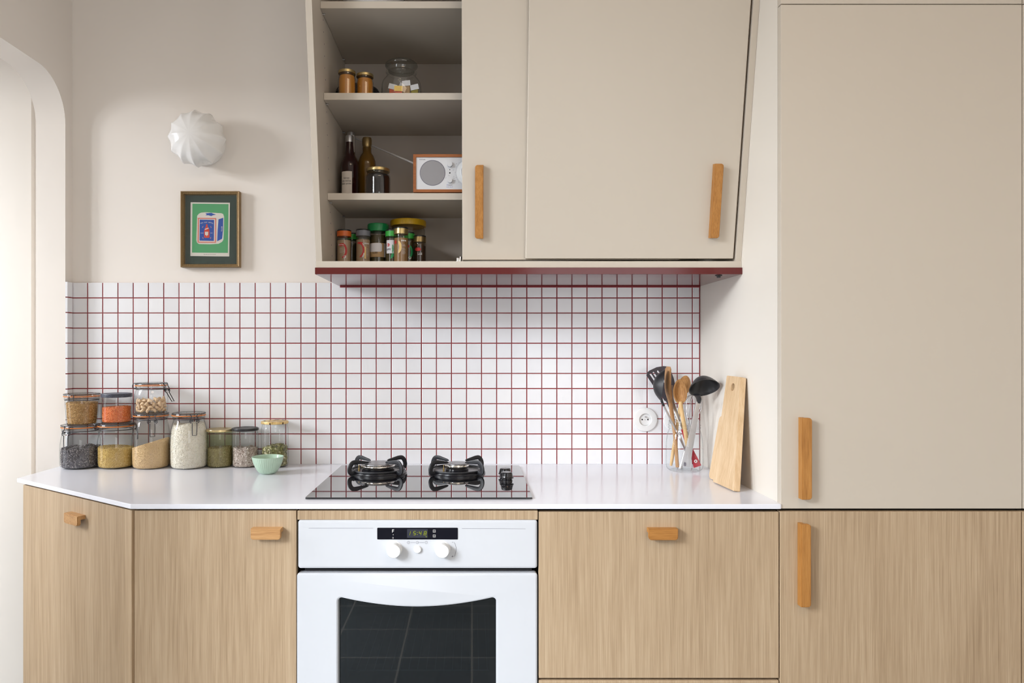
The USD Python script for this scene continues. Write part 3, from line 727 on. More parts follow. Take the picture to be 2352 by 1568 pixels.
# seven segment clock 15:48
def seg(ch, px, pz, w, h, t):
    on = {'1': 'bc', '5': 'afgcd', '4': 'fgbc', '8': 'abcdefg'}[ch]
    bars = {'a': (0.12, 0.92, 0.88, 1.0), 'g': (0.12, 0.45, 0.88, 0.55), 'd': (0.12, 0.0, 0.88, 0.09), 'f': (0, 0.54, 0.17, 0.96), 'b': (0.83, 0.54, 1.0, 0.96), 'e': (0, 0.04, 0.17, 0.46), 'c': (0.83, 0.04, 1.0, 0.46)}
    out = []
    for s in on:
        a, b, c, e = bars[s]
        q = sbox(px + a * w, pz + b * h, px + c * w, pz + e * h)
        out.append(affinity.skew(q, xs=10, origin=(px, pz)))
    return [flat(q, YO - 0.0011, 0.0003) for q in out]
zb_, hh = Z(1228.6, YO), Z(1219.2, YO) - Z(1228.6, YO)
dg = []
for ch, px in (('1', 936.2), ('5', 948.6), ('4', 961.3), ('8', 973.0)):
    dg += seg(ch, X(px, YO), zb_, 0.0060, hh, 0.001)
dg += [flat(sbox(X(957.8, YO), Z(p + 1.0, YO), X(959.2, YO), Z(p - 0.3, YO)), YO - 0.0011, 0.0003) for p in (1221.8, 1226.4)]
dg += [flat(pw([(977.6, 1231.2), (980.2, 1231.2), (978.9, 1233.2)]), YO - 0.0011, 0.0003)]
part(ds, 'clock_digits', dg, 'digit_lit', smooth=False, label='glowing green 15:48')
wt = [text('F', 0.0075, *W(903, 1222.2), YO - 0.0008, bold=True), text('0', 0.0040, *W(902.8, 1236.4), YO - 0.0008), flat(Point(*W(903.2, 1227.4)).buffer(0.0010), YO - 0.0008)]
for px, py in ((997.4, 1219.0), (997.4, 1230.2)):
    q = sbox(*W(px - 2.9, py + 3.0), *W(px + 2.9, py - 3.0))
    wt += [flat(q.difference(q.buffer(-0.0007)), YO - 0.0008), flat(sbox(*W(px - 1.6, py + 0.4), *W(px + 1.6, py - 0.4)), YO - 0.0008)]
part(ds, 'lettering', wt, 'ink_white', smooth=False, kind='stuff')
def ring2(px, py, r, t=0.00045): return Point(*W(px, py)).buffer(r).difference(Point(*W(px, py)).buffer(r - t))
for px, hand in ((938.1, (0.7, 0.7)), (958.5, (1, -0.2)), (979.1, (0.8, 0.6))):
    part(cp, 'clock_symbol', [flat(ring2(px, 1245.3, 0.0033), YO, 0.0003), flat(LineString([W(px, 1245.3), (W(px, 1245.3)[0] + 0.0022 * hand[0], W(px, 1245.3)[1] + 0.0022 * hand[1])]).buffer(0.00022), YO, 0.0003)], 'ink_grey', smooth=False, kind='stuff')
for a_, b_ in (((943, 1245.3), (953.4, 1245.3)), ((963.6, 1245.3), (974.2, 1245.3)), ((709.5, 1212.3), (857, 1212.8)), ((1061, 1213.2), (1207, 1214.0))):
    part(cp, 'printed_line', flat(LineString([W(*a_), W(*b_)]).buffer(0.00026), YO, 0.0003), 'ink_grey', smooth=False)
arc = [W(1043.3, 1245.2), W(1045.8, 1250), W(1047.3, 1256), W(1047.3, 1265), W(1045.8, 1272), W(1043.5, 1277.6)]
part(cp, 'dial_arc', flat(LineString(arc).buffer(0.00032), YO, 0.0003), 'ink_grey', smooth=False)
part(cp, 'minus_sign', flat(sbox(*W(1038.2, 1245.0), *W(1040.8, 1244.4)), YO, 0.0003), 'ink_grey', smooth=False)
part(cp, 'plus_sign', flat(sbox(*W(1037.2, 1277.8), *W(1041.4, 1276.8)).union(sbox(*W(1038.8, 1279.4), *W(1039.8, 1275.2))), YO, 0.0003), 'ink_grey', smooth=False)
def oven_knob(px, py, R, proj, nm):
    c = W(px, py)
    pr = [(0, 0), (R * 1.10, 0), (R * 1.10, 0.0012), (R * 1.02, 0.0022), (R * 0.985, 0.0022), (R * 0.985, proj * 0.6), (R * 0.96, proj * 0.86), (R * 0.90, proj * 0.96), (R * 0.55, proj * 0.995), (0, proj)]
    m = lathe(pr, 56)
    R4 = np.eye(4); R4[:3, :3] = [[1, 0, 0], [0, 0, -1], [0, 1, 0]]
    m.apply_transform(R4); m.apply_translation((c[0], YO, c[1]))
    return part(ov, nm, m, 'plastic_white', smooth=30)
oven_knob(906.0, 1260.5, 0.0178, 0.022, 'knob'); oven_knob(1016.4, 1260.5, 0.0178, 0.022, 'knob'); oven_knob(959.3, 1261, 0.0088, 0.005, 'button')
# door: bulging white front with the curved-top window
zd1, zd0 = Z(1316.5, YO), 0.285
xa2, xb2 = X(681.3, YO), X(1234.6, YO)
wx0, wx1 = X(776.2, YO), X(1139.6, YO)
zwt, zwd = Z(1370.5, YO), Z(1393.2, YO)
xm = (wx0 + wx1) / 2
top = [(xm + (wx1 - wx0) / 2 * s, zwd + (zwt - zwd) * (abs(s) ** 1.9)) for s in np.linspace(1, -1, 41)]
win = Polygon([(wx0, 0.36), (wx1, 0.36)] + top).buffer(-0.009).buffer(0.009, quad_segs=6)
outer = sbox(xa2, zd0, xb2, zd1).buffer(-0.007).buffer(0.007, quad_segs=6)
r_ = 0.005
m = m3.Manifold()
for k in range(6):
    a = k / 5 * PI / 2
    ins = r_ * (1 - math.cos(a))
    pg = outer.buffer(-ins).difference(win.buffer(ins * 0.9))
    cs = CS(pg)
    m = m + cs.extrude(0.024 - r_ + r_ * math.sin(a))
dm = tm(m.refine_to_length(0.02))
v = np.array(dm.vertices)
frontness = np.clip((v[:, 2] - 0.012) / 0.012, 0, 1)
bulge = 0.006 * np.exp(-((v[:, 0] - xm) / 0.15) ** 2) * np.clip((zd1 - v[:, 1]) / 0.02, 0, 1) * np.clip((v[:, 1] - (zwd - 0.02)) / 0.06, 0, 1)
v[:, 2] += bulge * frontness
dm.vertices = v
od = part(ov, 'door', face(dm, YO + 0.024), 'enamel_white', smooth=40)
part(od, 'door_glass', flat(win.buffer(0.006), YO + 0.0215, 0.002), 'glass_oven', smooth=False)
fr = win.buffer(0.001).difference(win.buffer(-0.017))
part(od, 'glass_border', flat(fr, YO + 0.0245, 0.0018), 'black_enamel', smooth=False, label='black printed border of the glass')
rk = []
zr = Z(1541, YO)
yr = YO + 0.10
zr = CAM[2] - (1538.5 - CY) * (yr - CAM[1]) / F
rk.append(tube([(wx0 - 0.01, yr, zr + 0.012), (wx0 + 0.012, yr, zr), (wx1 - 0.006, yr, zr), (wx1 + 0.02, yr, zr + 0.012)], 0.0018, 8))
for k in range(16):
    xx = wx0 + 0.03 + (wx1 - wx0 - 0.05) * k / 15
    rk.append(tube([(xx, yr - 0.002, zr + 0.0025), (xx, -0.13, zr + 0.0025)], 0.0014, 6))
rk.append(tube([(wx0 - 0.01, -0.13, zr), (wx1 + 0.02, -0.13, zr)], 0.0018, 8))
part(ov, 'oven_rack', rk, 'cavity_rack')

# ================================================================ ON THE WALL
# fluted porcelain lamp
lc = (-0.905, 1.989)
wl_ = thing('wall_lamp', 'white porcelain wall lamp shaped like a fluted umbrella, above the picture', 'lamp', (lc[0], 0, lc[1]))
def fluted(prof, n=12, sub=10, k=0.10):
    """prof: [(radius, distance from wall, depth of the flutes)]"""
    m = n * sub
    V, Fc, rows = [], [], []
    for r_, d, f in prof:
        if r_ < 1e-6: rows.append([len(V)] * m); V.append((0, -d, 0)); continue
        rows.append(list(range(len(V), len(V) + m)))
        for q in range(m):
            t = (q % sub) / sub
            s = abs(t - 0.5) * 2
            rr = r_ * (1 - f * (1 - s ** 1.6))
            a = 2 * PI * q / m + PI / 2
            V.append((rr * math.cos(a), -d + 0.35 * f * r_ * (1 - s ** 1.6), rr * math.sin(a)))
    for a, b in zip(rows, rows[1:]):
        for q in range(m):
            q2 = (q + 1) % m
            for t in ((a[q], b[q], b[q2]), (a[q], b[q2], a[q2])):
                if len(set(t)) == 3: Fc.append(t)
    t = trimesh.Trimesh(np.array(V, float), Fc, process=False)
    if t.volume < 0: t.invert()
    return t
RL = 0.0925
prof = [(0, 0.124, 0)] + [(RL * math.sin(s * PI / 2) ** 0.93, 0.048 + 0.076 * math.cos(s * PI / 2) ** 0.8, 0.095 * s ** 0.9) for s in np.linspace(0.06, 1, 18)] + [(RL * 0.985, 0.044, 0.10), (RL * 0.90, 0.040, 0.05), (0.050, 0.036, 0), (0, 0.036, 0)]
part(wl_, 'shade', move(fluted(prof), lc[0], 0, lc[1]), 'porcelain', smooth=16)
bs = lathe([(0, 0.0), (0.075, 0.0), (0.075, 0.026), (0.070, 0.033), (0, 0.0355)], 48)
R4 = np.eye(4); R4[:3, :3] = [[1, 0, 0], [0, 0, -1], [0, 1, 0]]
bs.apply_transform(R4); part(wl_, 'wall_base', move(bs, lc[0], -0.0003, lc[1]), 'porcelain')

# framed print
YP = -0.020
fx0, fx1, fz0, fz1 = X(414.6, YP), X(549.6, YP), Z(613.2, YP), Z(438.8, YP)
pf = thing('picture', 'framed print of a tea packet on green in an old gilt frame', 'picture', ((fx0 + fx1) / 2, 0, fz0))
def mitre(x0, x1, z0, z1, prof, which):
    """one frame bar: prof [(inset, distance from wall)]"""
    A_, B_ = [], []
    for ins, d in prof:
        if which == 't': a, b = (x0 + ins, -d, z1 - ins), (x1 - ins, -d, z1 - ins)
        if which == 'b': a, b = (x0 + ins, -d, z0 + ins), (x1 - ins, -d, z0 + ins)
        if which == 'l': a, b = (x0 + ins, -d, z0 + ins), (x0 + ins, -d, z1 - ins)
        if which == 'r': a, b = (x1 - ins, -d, z0 + ins), (x1 - ins, -d, z1 - ins)
        A_.append(a); B_.append(b)
    n = len(prof); V = np.array(A_ + B_); Fc = []
    for q in range(n):
        q2 = (q + 1) % n; Fc += [(q, q2, n + q2), (q, n + q2, n + q)]
    for q in range(1, n - 1): Fc += [(0, q + 1, q), (n, n + q, n + q + 1)]
    m = trimesh.Trimesh(V, Fc, process=False)
    if m.volume < 0: m.invert()
    return m
fprof = [(0, 0.0005), (0, 0.020), (0.0015, 0.0222), (0.0035, 0.0215), (0.0055, 0.0190), (0.0085, 0.0190), (0.0100, 0.0165), (0.0115, 0.0120), (0.0115, 0.0005)]
for wch in 'tblr': part(pf, 'frame_bar', mitre(fx0, fx1, fz0, fz1, fprof, wch), 'frame_gold', smooth=30)
bd = []
fr_r = random.Random(3)
for wch in 'tblr':
    L = (fx1 - fx0) if wch in 'tb' else (fz1 - fz0)
    nb = int(L / 0.0062)
    for q in range(1, nb):
        t = q / nb
        p = {'t': (fx0 + L * t, fz1 - 0.007), 'b': (fx0 + L * t, fz0 + 0.007), 'l': (fx0 + 0.007, fz0 + L * t), 'r': (fx1 - 0.007, fz0 + L * t)}[wch]
        s_ = trimesh.creation.icosphere(1, 0.0013); s_.apply_translation((p[0], -0.0190, p[1])); bd.append(s_)
part(pf, 'beading', bd, 'frame_gold', kind='stuff', label='row of small beads pressed into the gilt frame')
ym = -0.0085
part(pf, 'mat_board', bx(fx0 + 0.0116, fx1 - 0.0116, ym, -0.001, fz0 + 0.0116, fz1 - 0.0116), 'mat_green')
def PQ(u, v): return (X(405 + u / 8.25, -0.009), Z(430 + v / 8.25, -0.009))
def PP(pts): return Polygon([PQ(*p) for p in pts])
pp = part(pf, 'print', flat(PP([(270, 283), (1015, 291), (1002, 1310), (265, 1302)]), ym, 0.0003), 'print_paper', smooth=False, label='printed sheet')
y1, y2, y3, y4 = ym - 0.0003, ym - 0.0005, ym - 0.0007, ym - 0.0009
part(pp, 'green_ground', flat(PP([(305, 310), (988, 318), (978, 1243), (298, 1236)]), y1, 0.0002), 'print_green', smooth=False)
packet = PP([(395, 540), (430, 500), (470, 480), (560, 472), (690, 482), (850, 490), (890, 508), (905, 560), (902, 800), (893, 990), (868, 1032), (800, 1070), (640, 1080), (430, 1075), (393, 1050), (380, 1000), (388, 780)])
part(pp, 'packet', flat(packet, y2, 0.0002), 'print_paper', smooth=False)
bord = PP([(412, 578), (755, 583), (752, 1052), (402, 1046)]); bin_ = PP([(445, 612), (716, 617), (712, 1016), (440, 1010)])
part(pp, 'red_border', flat(bord.difference(PP([(432, 598), (735, 603), (731, 1034), (422, 1028)])), y3, 0.0002), 'print_pink', smooth=False)
part(pp, 'blue_panel', flat(bin_, y3, 0.0002), 'print_blue', smooth=False)
part(pp, 'blue_panel', flat(PP([(800, 607), (888, 578), (886, 800), (868, 975), (775, 1022), (785, 800)]), y3, 0.0002), 'print_blue', smooth=False)
part(pp, 'blue_arrow', flat(PP([(548, 488), (600, 490), (672, 484), (690, 498), (752, 516), (690, 530), (665, 546), (610, 530), (552, 530), (578, 510)]), y3, 0.0002), 'print_blue', smooth=False)
bottle = PP([(565, 700), (590, 698), (596, 745), (622, 785), (630, 830), (630, 950), (615, 958), (540, 956), (527, 945), (528, 830), (538, 785), (560, 745)])
part(pp, 'red_bottle', flat(bottle, y4, 0.0002), 'print_red', smooth=False)
bars = [PP([(540, 790), (610, 765), (614, 782), (544, 808)]), PP([(544, 842), (608, 842), (604, 905), (582, 910), (582, 925), (572, 925), (570, 908), (546, 905)])]
part(pp, 'bottle_label', [flat(b, y4 - 0.0002, 0.0002) for b in bars], 'print_paper', smooth=False, kind='stuff')
px_ = []
for (u, v_, a) in ((500, 752, 1.0), (657, 752, -1.0), (505, 960, -0.6), (650, 960, 0.6)):
    q = affinity.rotate(affinity.scale(Point(*PQ(u, v_)).buffer(0.0006), 1.6, 5.5), -math.degrees(a) * 0.6)
    px_.append(flat(q, y4, 0.0002))
part(pp, 'red_feather', px_, 'print_pink', smooth=False, kind='stuff')
lt = []
for k, ch in enumerate('TEH CAP BOTOL'):
    if ch == ' ': continue
    s_ = (k - 6) / 6
    q = PQ(578 + s_ * 118, 672 + 22 * s_ * s_)
    lt.append(text(ch, 0.0034, q[0], q[1], y4, 0.0002, bold=True, rot=-0.25 * s_))
lt += [text('SEJAK', 0.0022, *PQ(488, 872), y4, 0.0002, bold=True), text('1940', 0.0022, *PQ(665, 872), y4, 0.0002, bold=True)]
part(pp, 'lettering', lt, 'print_paper', smooth=False, kind='stuff', label='white lettering on the blue panel')
part(pp, 'lettering', [text('BOTOL', 0.0038, *PQ(852, 790), y4, 0.0002, bold=True, rot=-PI / 2 - 0.05)], 'print_paper', smooth=False, kind='stuff')
part(pp, 'caption', [text('WE ARE OUT OF OFFICE', 0.0019, *PQ(632, 1277), y1, 0.0002, squeeze=1.35)], 'ink_black', smooth=False, kind='stuff', label='small black caption')
zz = []
for q in range(21): zz.append(flat(sbox(PQ(404 + q * 17, 0)[0], PQ(0, 594)[1], PQ(411 + q * 17, 0)[0], PQ(0, 582)[1]), y3 - 0.0002, 0.0002))
for q in range(21): zz.append(flat(sbox(PQ(404 + q * 17, 0)[0], PQ(0, 1050)[1], PQ(411 + q * 17, 0)[0], PQ(0, 1038)[1]), y3 - 0.0002, 0.0002))
for q in range(27): zz.append(flat(sbox(PQ(408, 0)[0], PQ(0, 606 + q * 16)[1], PQ(424, 0)[0], PQ(0, 599 + q * 16)[1]), y3 - 0.0002, 0.0002))
for q in range(27): zz.append(flat(sbox(PQ(738, 0)[0], PQ(0, 608 + q * 16)[1], PQ(753, 0)[0], PQ(0, 601 + q * 16)[1]), y3 - 0.0002, 0.0002))
part(pp, 'border_marks', zz, 'print_red', smooth=False, kind='stuff')
part(pf, 'glass', bx(fx0 + 0.0112, fx1 - 0.0112, -0.0135, -0.0118, fz0 + 0.0112, fz1 - 0.0112), 'glass_pane')

# sockets
def socket(px, py, label):
    yy = YT - 0.0005
    c = (X(px, yy - 0.006), Z(py, yy - 0.006))
    t = thing('wall_socket', label, 'socket', (c[0], yy, c[1]), group=None)
    def put(m): 
        m.apply_transform(R4); return move(m, c[0], yy, c[1])
    part(t, 'plate', put(lathe([(0, 0), (0.0395, 0), (0.0405, 0.0035), (0.0390, 0.0068), (0.0350, 0.0085), (0.0215, 0.0088), (0.0205, 0.0078), (0.0198, 0.0010), (0, 0.0010)], 64)), 'plastic_white', smooth=30)
    part(t, 'recess', put(lathe([(0, 0.0012), (0.0194, 0.0012), (0.0194, 0.0018), (0, 0.0018)], 48)), 'plastic_white')
    for dx in (-0.0095, 0.0095):
        part(t, 'contact_hole', put(move(lathe([(0, 0.0018), (0.0026, 0.0018), (0.0026, 0.0021), (0, 0.0021)], 20), dx, 0, 0)), 'ink_black', smooth=False)
    pn = lathe([(0, 0.0018), (0.0022, 0.0018), (0.0022, 0.014), (0.0016, 0.0155), (0, 0.016)], 16)
    part(t, 'earth_pin', put(move(pn, 0.001, -0.0 + 0.0095, 0) if False else move(pn, 0.0005, 0.0095, 0)), 'steel')
    part(t, 'screw', put(move(lathe([(0, 0.0018), (0.0020, 0.0018), (0.0018, 0.0024), (0, 0.0024)], 16), 0, 0, 0)), 'steel')
socket(1482.3, 963.5, 'round white wall socket in full view on the tiles left of the utensil jar')
socket(1551.5, 963.5, 'round white wall socket half hidden behind the utensil jar')

# ================================================================ JARS ON THE WORKTOP
def inner_r(prof, z):
    zs = [p[1] for p in prof]; rs = [p[0] for p in prof]
    return np.interp(z, zs, rs)

def contents(name, label, matn, c, prof, ztop, size, n, seed=0, core=None, flatness=1.0, mound=0.0):
    """loose grains filling a round jar: prof = [(radius, height)] of the filled room, ztop(x, y) = height of the surface"""
    rg = np.random.default_rng(seed)
    g = 0.0006 + size[1] * 0.5
    zmin = prof[0][1]
    zmax = max(ztop(x, y) for x in (-0.05, 0, 0.05) for y in (-0.05, 0, 0.05))
    nn = 40
    hs = np.concatenate([np.linspace(zmin, min(zmin + 0.012, zmax), 6), np.linspace(min(zmin + 0.012, zmax), zmax + 0.002, 14)[1:]])
    P_ = [(0, zmin)] + [(max(inner_r(prof, h) - g, 0.001), h) for h in hs]
    last = P_[-1][0]
    P_ += [(last * q, hs[-1]) for q in (0.8, 0.6, 0.4, 0.2)] + [(0, hs[-1])]
    co = lathe(P_, nn)
    v = np.array(co.vertices)
    v[:, 2] = np.minimum(v[:, 2], np.array([ztop(x, y) for x, y, _ in v]) - size[1] * 0.3)
    co.vertices = v
    base = trimesh.creation.icosphere(0) if n > 2600 else trimesh.creation.icosphere(1 if n < 500 else 0)
    bv, bf = np.array(base.vertices), np.array(base.faces)
    V, Fc, k = [np.array(co.vertices)], [np.array(co.faces)], len(co.vertices)
    tone = [np.full(k, 0.3)]
    H = zmax - zmin
    Rm = max(p[0] for p in prof)
    nside = int(n * (2 * PI * Rm * H) / (2 * PI * Rm * H + PI * Rm ** 2))
    for q in range(n):
        if q < nside:
            a = rg.uniform(0, 2 * PI)
            top = ztop(Rm * 0.95 * math.cos(a), Rm * 0.95 * math.sin(a))
            z = rg.uniform(zmin + size[1] * 0.6, max(top, zmin + 0.003))
            r_ = inner_r(prof, z) - g + rg.uniform(-0.35, 0.32) * size[1]
            pos = np.array([r_ * math.cos(a), r_ * math.sin(a), z]); nr = np.array([math.cos(a), math.sin(a), 0])
        else:
            a = rg.uniform(0, 2 * PI); rr = math.sqrt(rg.uniform(0, 1))
            x, y = Rm * 0.9 * rr * math.cos(a), Rm * 0.9 * rr * math.sin(a)
            z = ztop(x, y)
            lim = (inner_r(prof, z) - g) / (Rm * 0.9)
            x, y = x * min(1, lim), y * min(1, lim)
            pos = np.array([x, y, ztop(x, y) + rg.uniform(-0.1, 0.3) * size[1]]); nr = np.array([0, 0, 1.0])
        # lie roughly flat against the surface, turned at random
        t1 = np.cross(nr, rg.normal(size=3)); t1 /= np.linalg.norm(t1)
        t1 = t1 + nr * rg.uniform(-0.35, 0.35); t1 /= np.linalg.norm(t1)
        t2 = np.cross(nr, t1); t2 /= np.linalg.norm(t2); t3 = np.cross(t1, t2)
        s_ = rg.uniform(0.8, 1.2)
        Bm = np.stack([t1 * size[0] / 2, t2 * size[1] / 2, t3 * size[1] / 2 * flatness]) * s_
        V.append(bv @ Bm + pos); Fc.append(bf + k); k += len(bv); tone.append(np.full(len(bv), rg.uniform(0, 1)))
    mm = trimesh.Trimesh(np.vstack(V) + np.array(c), np.vstack(Fc), process=False)
    return solo(name, mm, matn, label, 'food', kind='stuff', smooth=True, loc=(c[0], c[1], c[2] + zmin), tone=np.concatenate(tone))

def wire_lever(c, R, z_hi, z_lo, phi, drop, open_=0.0, w=0.0135, th=0.00125):
    """bail and lever of a clip-top jar: from the lid wire at z_hi over the neck wire at z_lo, lever hanging by drop"""
    out = []
    e, t = np.array([math.cos(phi), math.sin(phi), 0]), np.array([-math.sin(phi), math.cos(phi), 0])
    def pt(o, s, z): return np.array(c) + e * (R + o) + t * s + np.array([0, 0, z])
    for s in (-1, 1):
        out.append(tube(spline([pt(0.001, s * w * 0.95, z_hi), pt(0.004, s * w * 0.75, z_hi - 0.003), pt(0.006, s * w * 0.60, (z_hi * 0.62 + z_lo * 0.38)), pt(0.0075, s * w * 1.0, z_lo + 0.0015), pt(0.009, s * w * 1.05, z_lo - 0.006), pt(0.010, s * w * 0.8, z_lo - 0.010)], 18), th, 6))
        out.append(tube([pt(0.0015, s * w * 0.62, z_lo), pt(0.0075, s * w * 0.62, z_lo - 0.001)], th * 1.5, 6))
        out.append(tube(ringpath((0, 0, 0), 0.0030, 12) @ np.array([e * 0 + t, np.array([0, 0, 1.0]), e]) + pt(0.008, s * w * 0.62, z_lo - 0.003), th, 6, closed=True))
    ca, sa = math.cos(open_), math.sin(open_)
    def lv(s, d): return pt(0.010 + d * sa, s, z_lo - 0.009 - d * ca)
    out.append(tube([lv(-w * 0.55, 0), lv(-w * 0.55, drop * 0.5), lv(-w * 0.50, drop), lv(w * 0.50, drop), lv(w * 0.55, drop * 0.5), lv(w * 0.55, 0)], th, 6))
    return out
def wire_hinge(c, R, z_hi, z_lo, phi, w=0.0095, th=0.0013, out_=0.010):
    e, t = np.array([math.cos(phi), math.sin(phi), 0]), np.array([-math.sin(phi), math.cos(phi), 0])
    def pt(o, s, z): return np.array(c) + e * (R + o) + t * s + np.array([0, 0, z])
    o = []
    for s in (-1, 1):
        o.append(tube(spline([pt(0.0005, s * w, z_hi), pt(out_ * 0.6, s * w, z_hi), pt(out_, s * w, z_hi - 0.004), pt(out_ * 0.9, s * w, z_lo + 0.002), pt(out_ * 0.4, s * w, z_lo), pt(0.0005, s * w, z_lo)], 16), th, 6))
    o.append(tube([pt(out_ * 0.9, -w, z_lo + 0.002), pt(out_ * 0.9, w, z_lo + 0.002)], th, 6))
    return o

def clip_jar(label, cx, cy, z0, R, H, Rl, body=None, lever=None, hinge=None, drop=0.036, seal_tab=None, wire='wire_dark', open_=0.0, bail=None):
    """clip-top preserving jar; returns (centre, profile of its room)"""
    c = (cx, cy, z0)
    t = thing('clip_top_jar', label, 'jar', c)
    zn = H - 0.020                 # underside of the collar
    if body is None:
        body = [(R * 0.80, 0.0), (R * 0.93, 0.004), (R * 0.985, 0.012), (R, 0.024), (R, H * 0.42), (R * 0.985, H * 0.55), (R * 0.93, H * 0.70), (Rl * 0.90, zn - 0.004)]
    sp = spline([(r_, 0, z_) for r_, z_ in body], 28)
    pr = [(0, 0.003), (body[0][0] * 0.8, 0.002), (body[0][0], 0.0)] + [(p[0], p[2]) for p in sp[1:]]
    pr += [(Rl * 0.90, zn), (Rl * 0.965, zn + 0.0015), (Rl * 0.965, zn + 0.004), (Rl * 0.93, zn + 0.0055), (Rl * 0.98, zn + 0.0075), (Rl * 0.98, zn + 0.0092), (Rl * 0.80, zn + 0.0092)]
    inner = [(max(p[0] - 0.0022, 0.001), p[2]) for p in sp if p[2] > 0.002]
    part(t, 'jar_body', lathe(pr, 56, c), 'glass_clear', smooth=40)
    zs = zn + 0.0094
    part(t, 'rubber_seal', [lathe([(Rl * 0.82, zs), (Rl * 1.0, zs), (Rl * 1.012, zs + 0.0013), (Rl * 1.0, zs + 0.0026), (Rl * 0.82, zs + 0.0026)], 56, c, closed=True)] +
         ([rot(bx(Rl * 0.98, Rl * 1.10, -0.007, 0.007, zs + 0.0003, zs + 0.0022, 0.0005), seal_tab, [0, 0, 1]).apply_translation(c)] if seal_tab is not None else []), 'seal_orange')
    zl = zs + 0.0027
    part(t, 'lid', lathe([(0, zl - 0.006), (Rl * 0.78, zl - 0.006), (Rl * 0.80, zl), (Rl * 0.985, zl), (Rl * 1.0, zl + 0.0015), (Rl * 0.985, zl + 0.0035), (Rl * 0.96, H - 0.0022), (Rl * 0.93, H), (Rl * 0.80, H - 0.0004), (Rl * 0.76, H - 0.0016), (0, H - 0.0016)], 56, c), 'glass_lid', smooth=40)
    ws = [tube(ringpath((cx, cy, z0 + zl + 0.0052), Rl * 0.985, 56), 0.0012, 6, closed=True), tube(ringpath((cx, cy, z0 + zn - 0.0012), Rl * 0.925, 56), 0.0012, 6, closed=True)]
    zh_, zlw = zl + 0.0052, zn - 0.0012
    if lever is not None: ws += wire_lever(c, Rl * 0.97, zh_, zlw, lever, drop, open_)
    if hinge is not None: ws += wire_hinge(c, Rl * 0.95, zh_, zlw, hinge)
    if bail is not None:           # bail seen from behind: two straight wires
        e, tt = np.array([math.cos(bail), math.sin(bail), 0]), np.array([-math.sin(bail), math.cos(bail), 0])
        for s in (-1, 1):
            b0 = np.array(c) + e * Rl * 1.0 + tt * 0.0075 * s
            ws.append(tube([b0 + [0, 0, zh_], b0 + e * 0.004 + [0, 0, zh_], b0 + e * 0.004 + [0, 0, zlw], b0 - e * Rl * 0.06 + [0, 0, zlw]], 0.0014, 6))
        ws.append(tube([np.array(c) + e * (Rl + 0.003) - tt * 0.0075 + [0, 0, zlw], np.array(c) + e * (Rl + 0.003) + tt * 0.0075 + [0, 0, zlw]], 0.0014, 6))
    part(t, 'wire_clasp', ws, wire)
    return c, [(max(r_ - 0.0003, 0.001), z_) for r_, z_ in inner]

def screw_jar(name, label, cx, cy, z0, R, H, lid_r, lid_h, lid_mat, glassm='glass_clear', body=None, neck=None, facets=None, cat='jar', lid_knurl=False):
    c = (cx, cy, z0)
    t = thing(name, label, cat, c)
    zn = H - lid_h
    nk = neck or lid_r * 0.93
    body = body or [(R * 0.86, 0.0), (R * 0.96, 0.003), (R, 0.010), (R, zn - 0.022), (R * 0.985, zn - 0.014), (nk, zn - 0.006)]
    sp = spline([(r_, 0, z_) for r_, z_ in body], 24) if len(body) > 5 else np.array([(r_, 0, z_) for r_, z_ in body])
    sp[:, 0] = np.minimum(sp[:, 0], R)
    pr = [(0, 0.003), (body[0][0] * 0.8, 0.002)] + [(p[0], p[2]) for p in sp] + [(nk, zn), (nk, zn + 0.001)]
    inner = [(max(p[0] - 0.002, 0.001), p[2]) for p in sp if p[2] > 0.002]
    pr += [(nk - 0.003, zn + 0.001)]
    part(t, 'jar_body', lathe(pr, facets or 56, c), glassm, smooth=(False if facets else 40))
    lr = lid_r
    lid = lathe([(0, zn + 0.0012), (lr * 0.97, zn + 0.0012), (lr, zn + 0.002), (lr, H - 0.0022), (lr * 0.985, H - 0.0008), (lr * 0.93, H), (lr * 0.86, H - 0.0012), (0, H - 0.0012)], 96 if lid_knurl else 56, c)
    if lid_knurl:
        v = np.array(lid.vertices) - c; a = np.arctan2(v[:, 1], v[:, 0]); k = np.hypot(v[:, 0], v[:, 1]) > lr * 0.95
        v[k, :2] *= (1 - 0.012 * (np.round(a[k] / (2 * PI) * 96).astype(int) % 2))[:, None]; lid.vertices = v + np.array(c)
    part(t, 'lid', lid, lid_mat, smooth=35)
    return t, c, [(max(r_ - 0.0003, 0.001), z_) for r_, z_ in inner]

EPS = 0.0003
def jx(pa, pb, y): return X((pa + pb) / 2, y)
# lower row
yA = -0.0720
c, pr = clip_jar('clip-top jar of dried lavender, leftmost of the lower row', jx(142.6, 228, yA), yA, CT, 0.0605, 0.1420, 0.0575, lever=math.radians(-100), hinge=math.radians(82), drop=0.038, seal_tab=math.radians(-15))
contents('lavender', 'dried grey purple lavender in the leftmost lower jar', 'lavender', c, pr, lambda x, y: 0.066 + 0.004 * math.sin(x * 140 + 1) + 0.05 * x, (0.0052, 0.0026), 2600, 1)
yB = -0.0690
c, pr = clip_jar('clip-top jar of yellow millet under the granite-lidded jar', jx(226.8, 307.5, yB), yB, CT, 0.0573, 0.1455, 0.0545, lever=math.radians(20), hinge=math.radians(-163), drop=0.026, seal_tab=math.radians(-55))
contents('millet', 'yellow millet in the second lower jar from the left', 'millet', c, pr, lambda x, y: 0.066 - 0.07 * x, (0.0024, 0.0021), 4200, 2)
yC = -0.0705
c, pr = clip_jar('clip-top jar of quinoa with a steeply sloping surface, under the cashew jar', jx(305.3, 388.8, yC), yC, CT, 0.0592, 0.1790, 0.0540, lever=math.radians(-62), hinge=math.radians(118), drop=0.042, seal_tab=math.radians(-82))
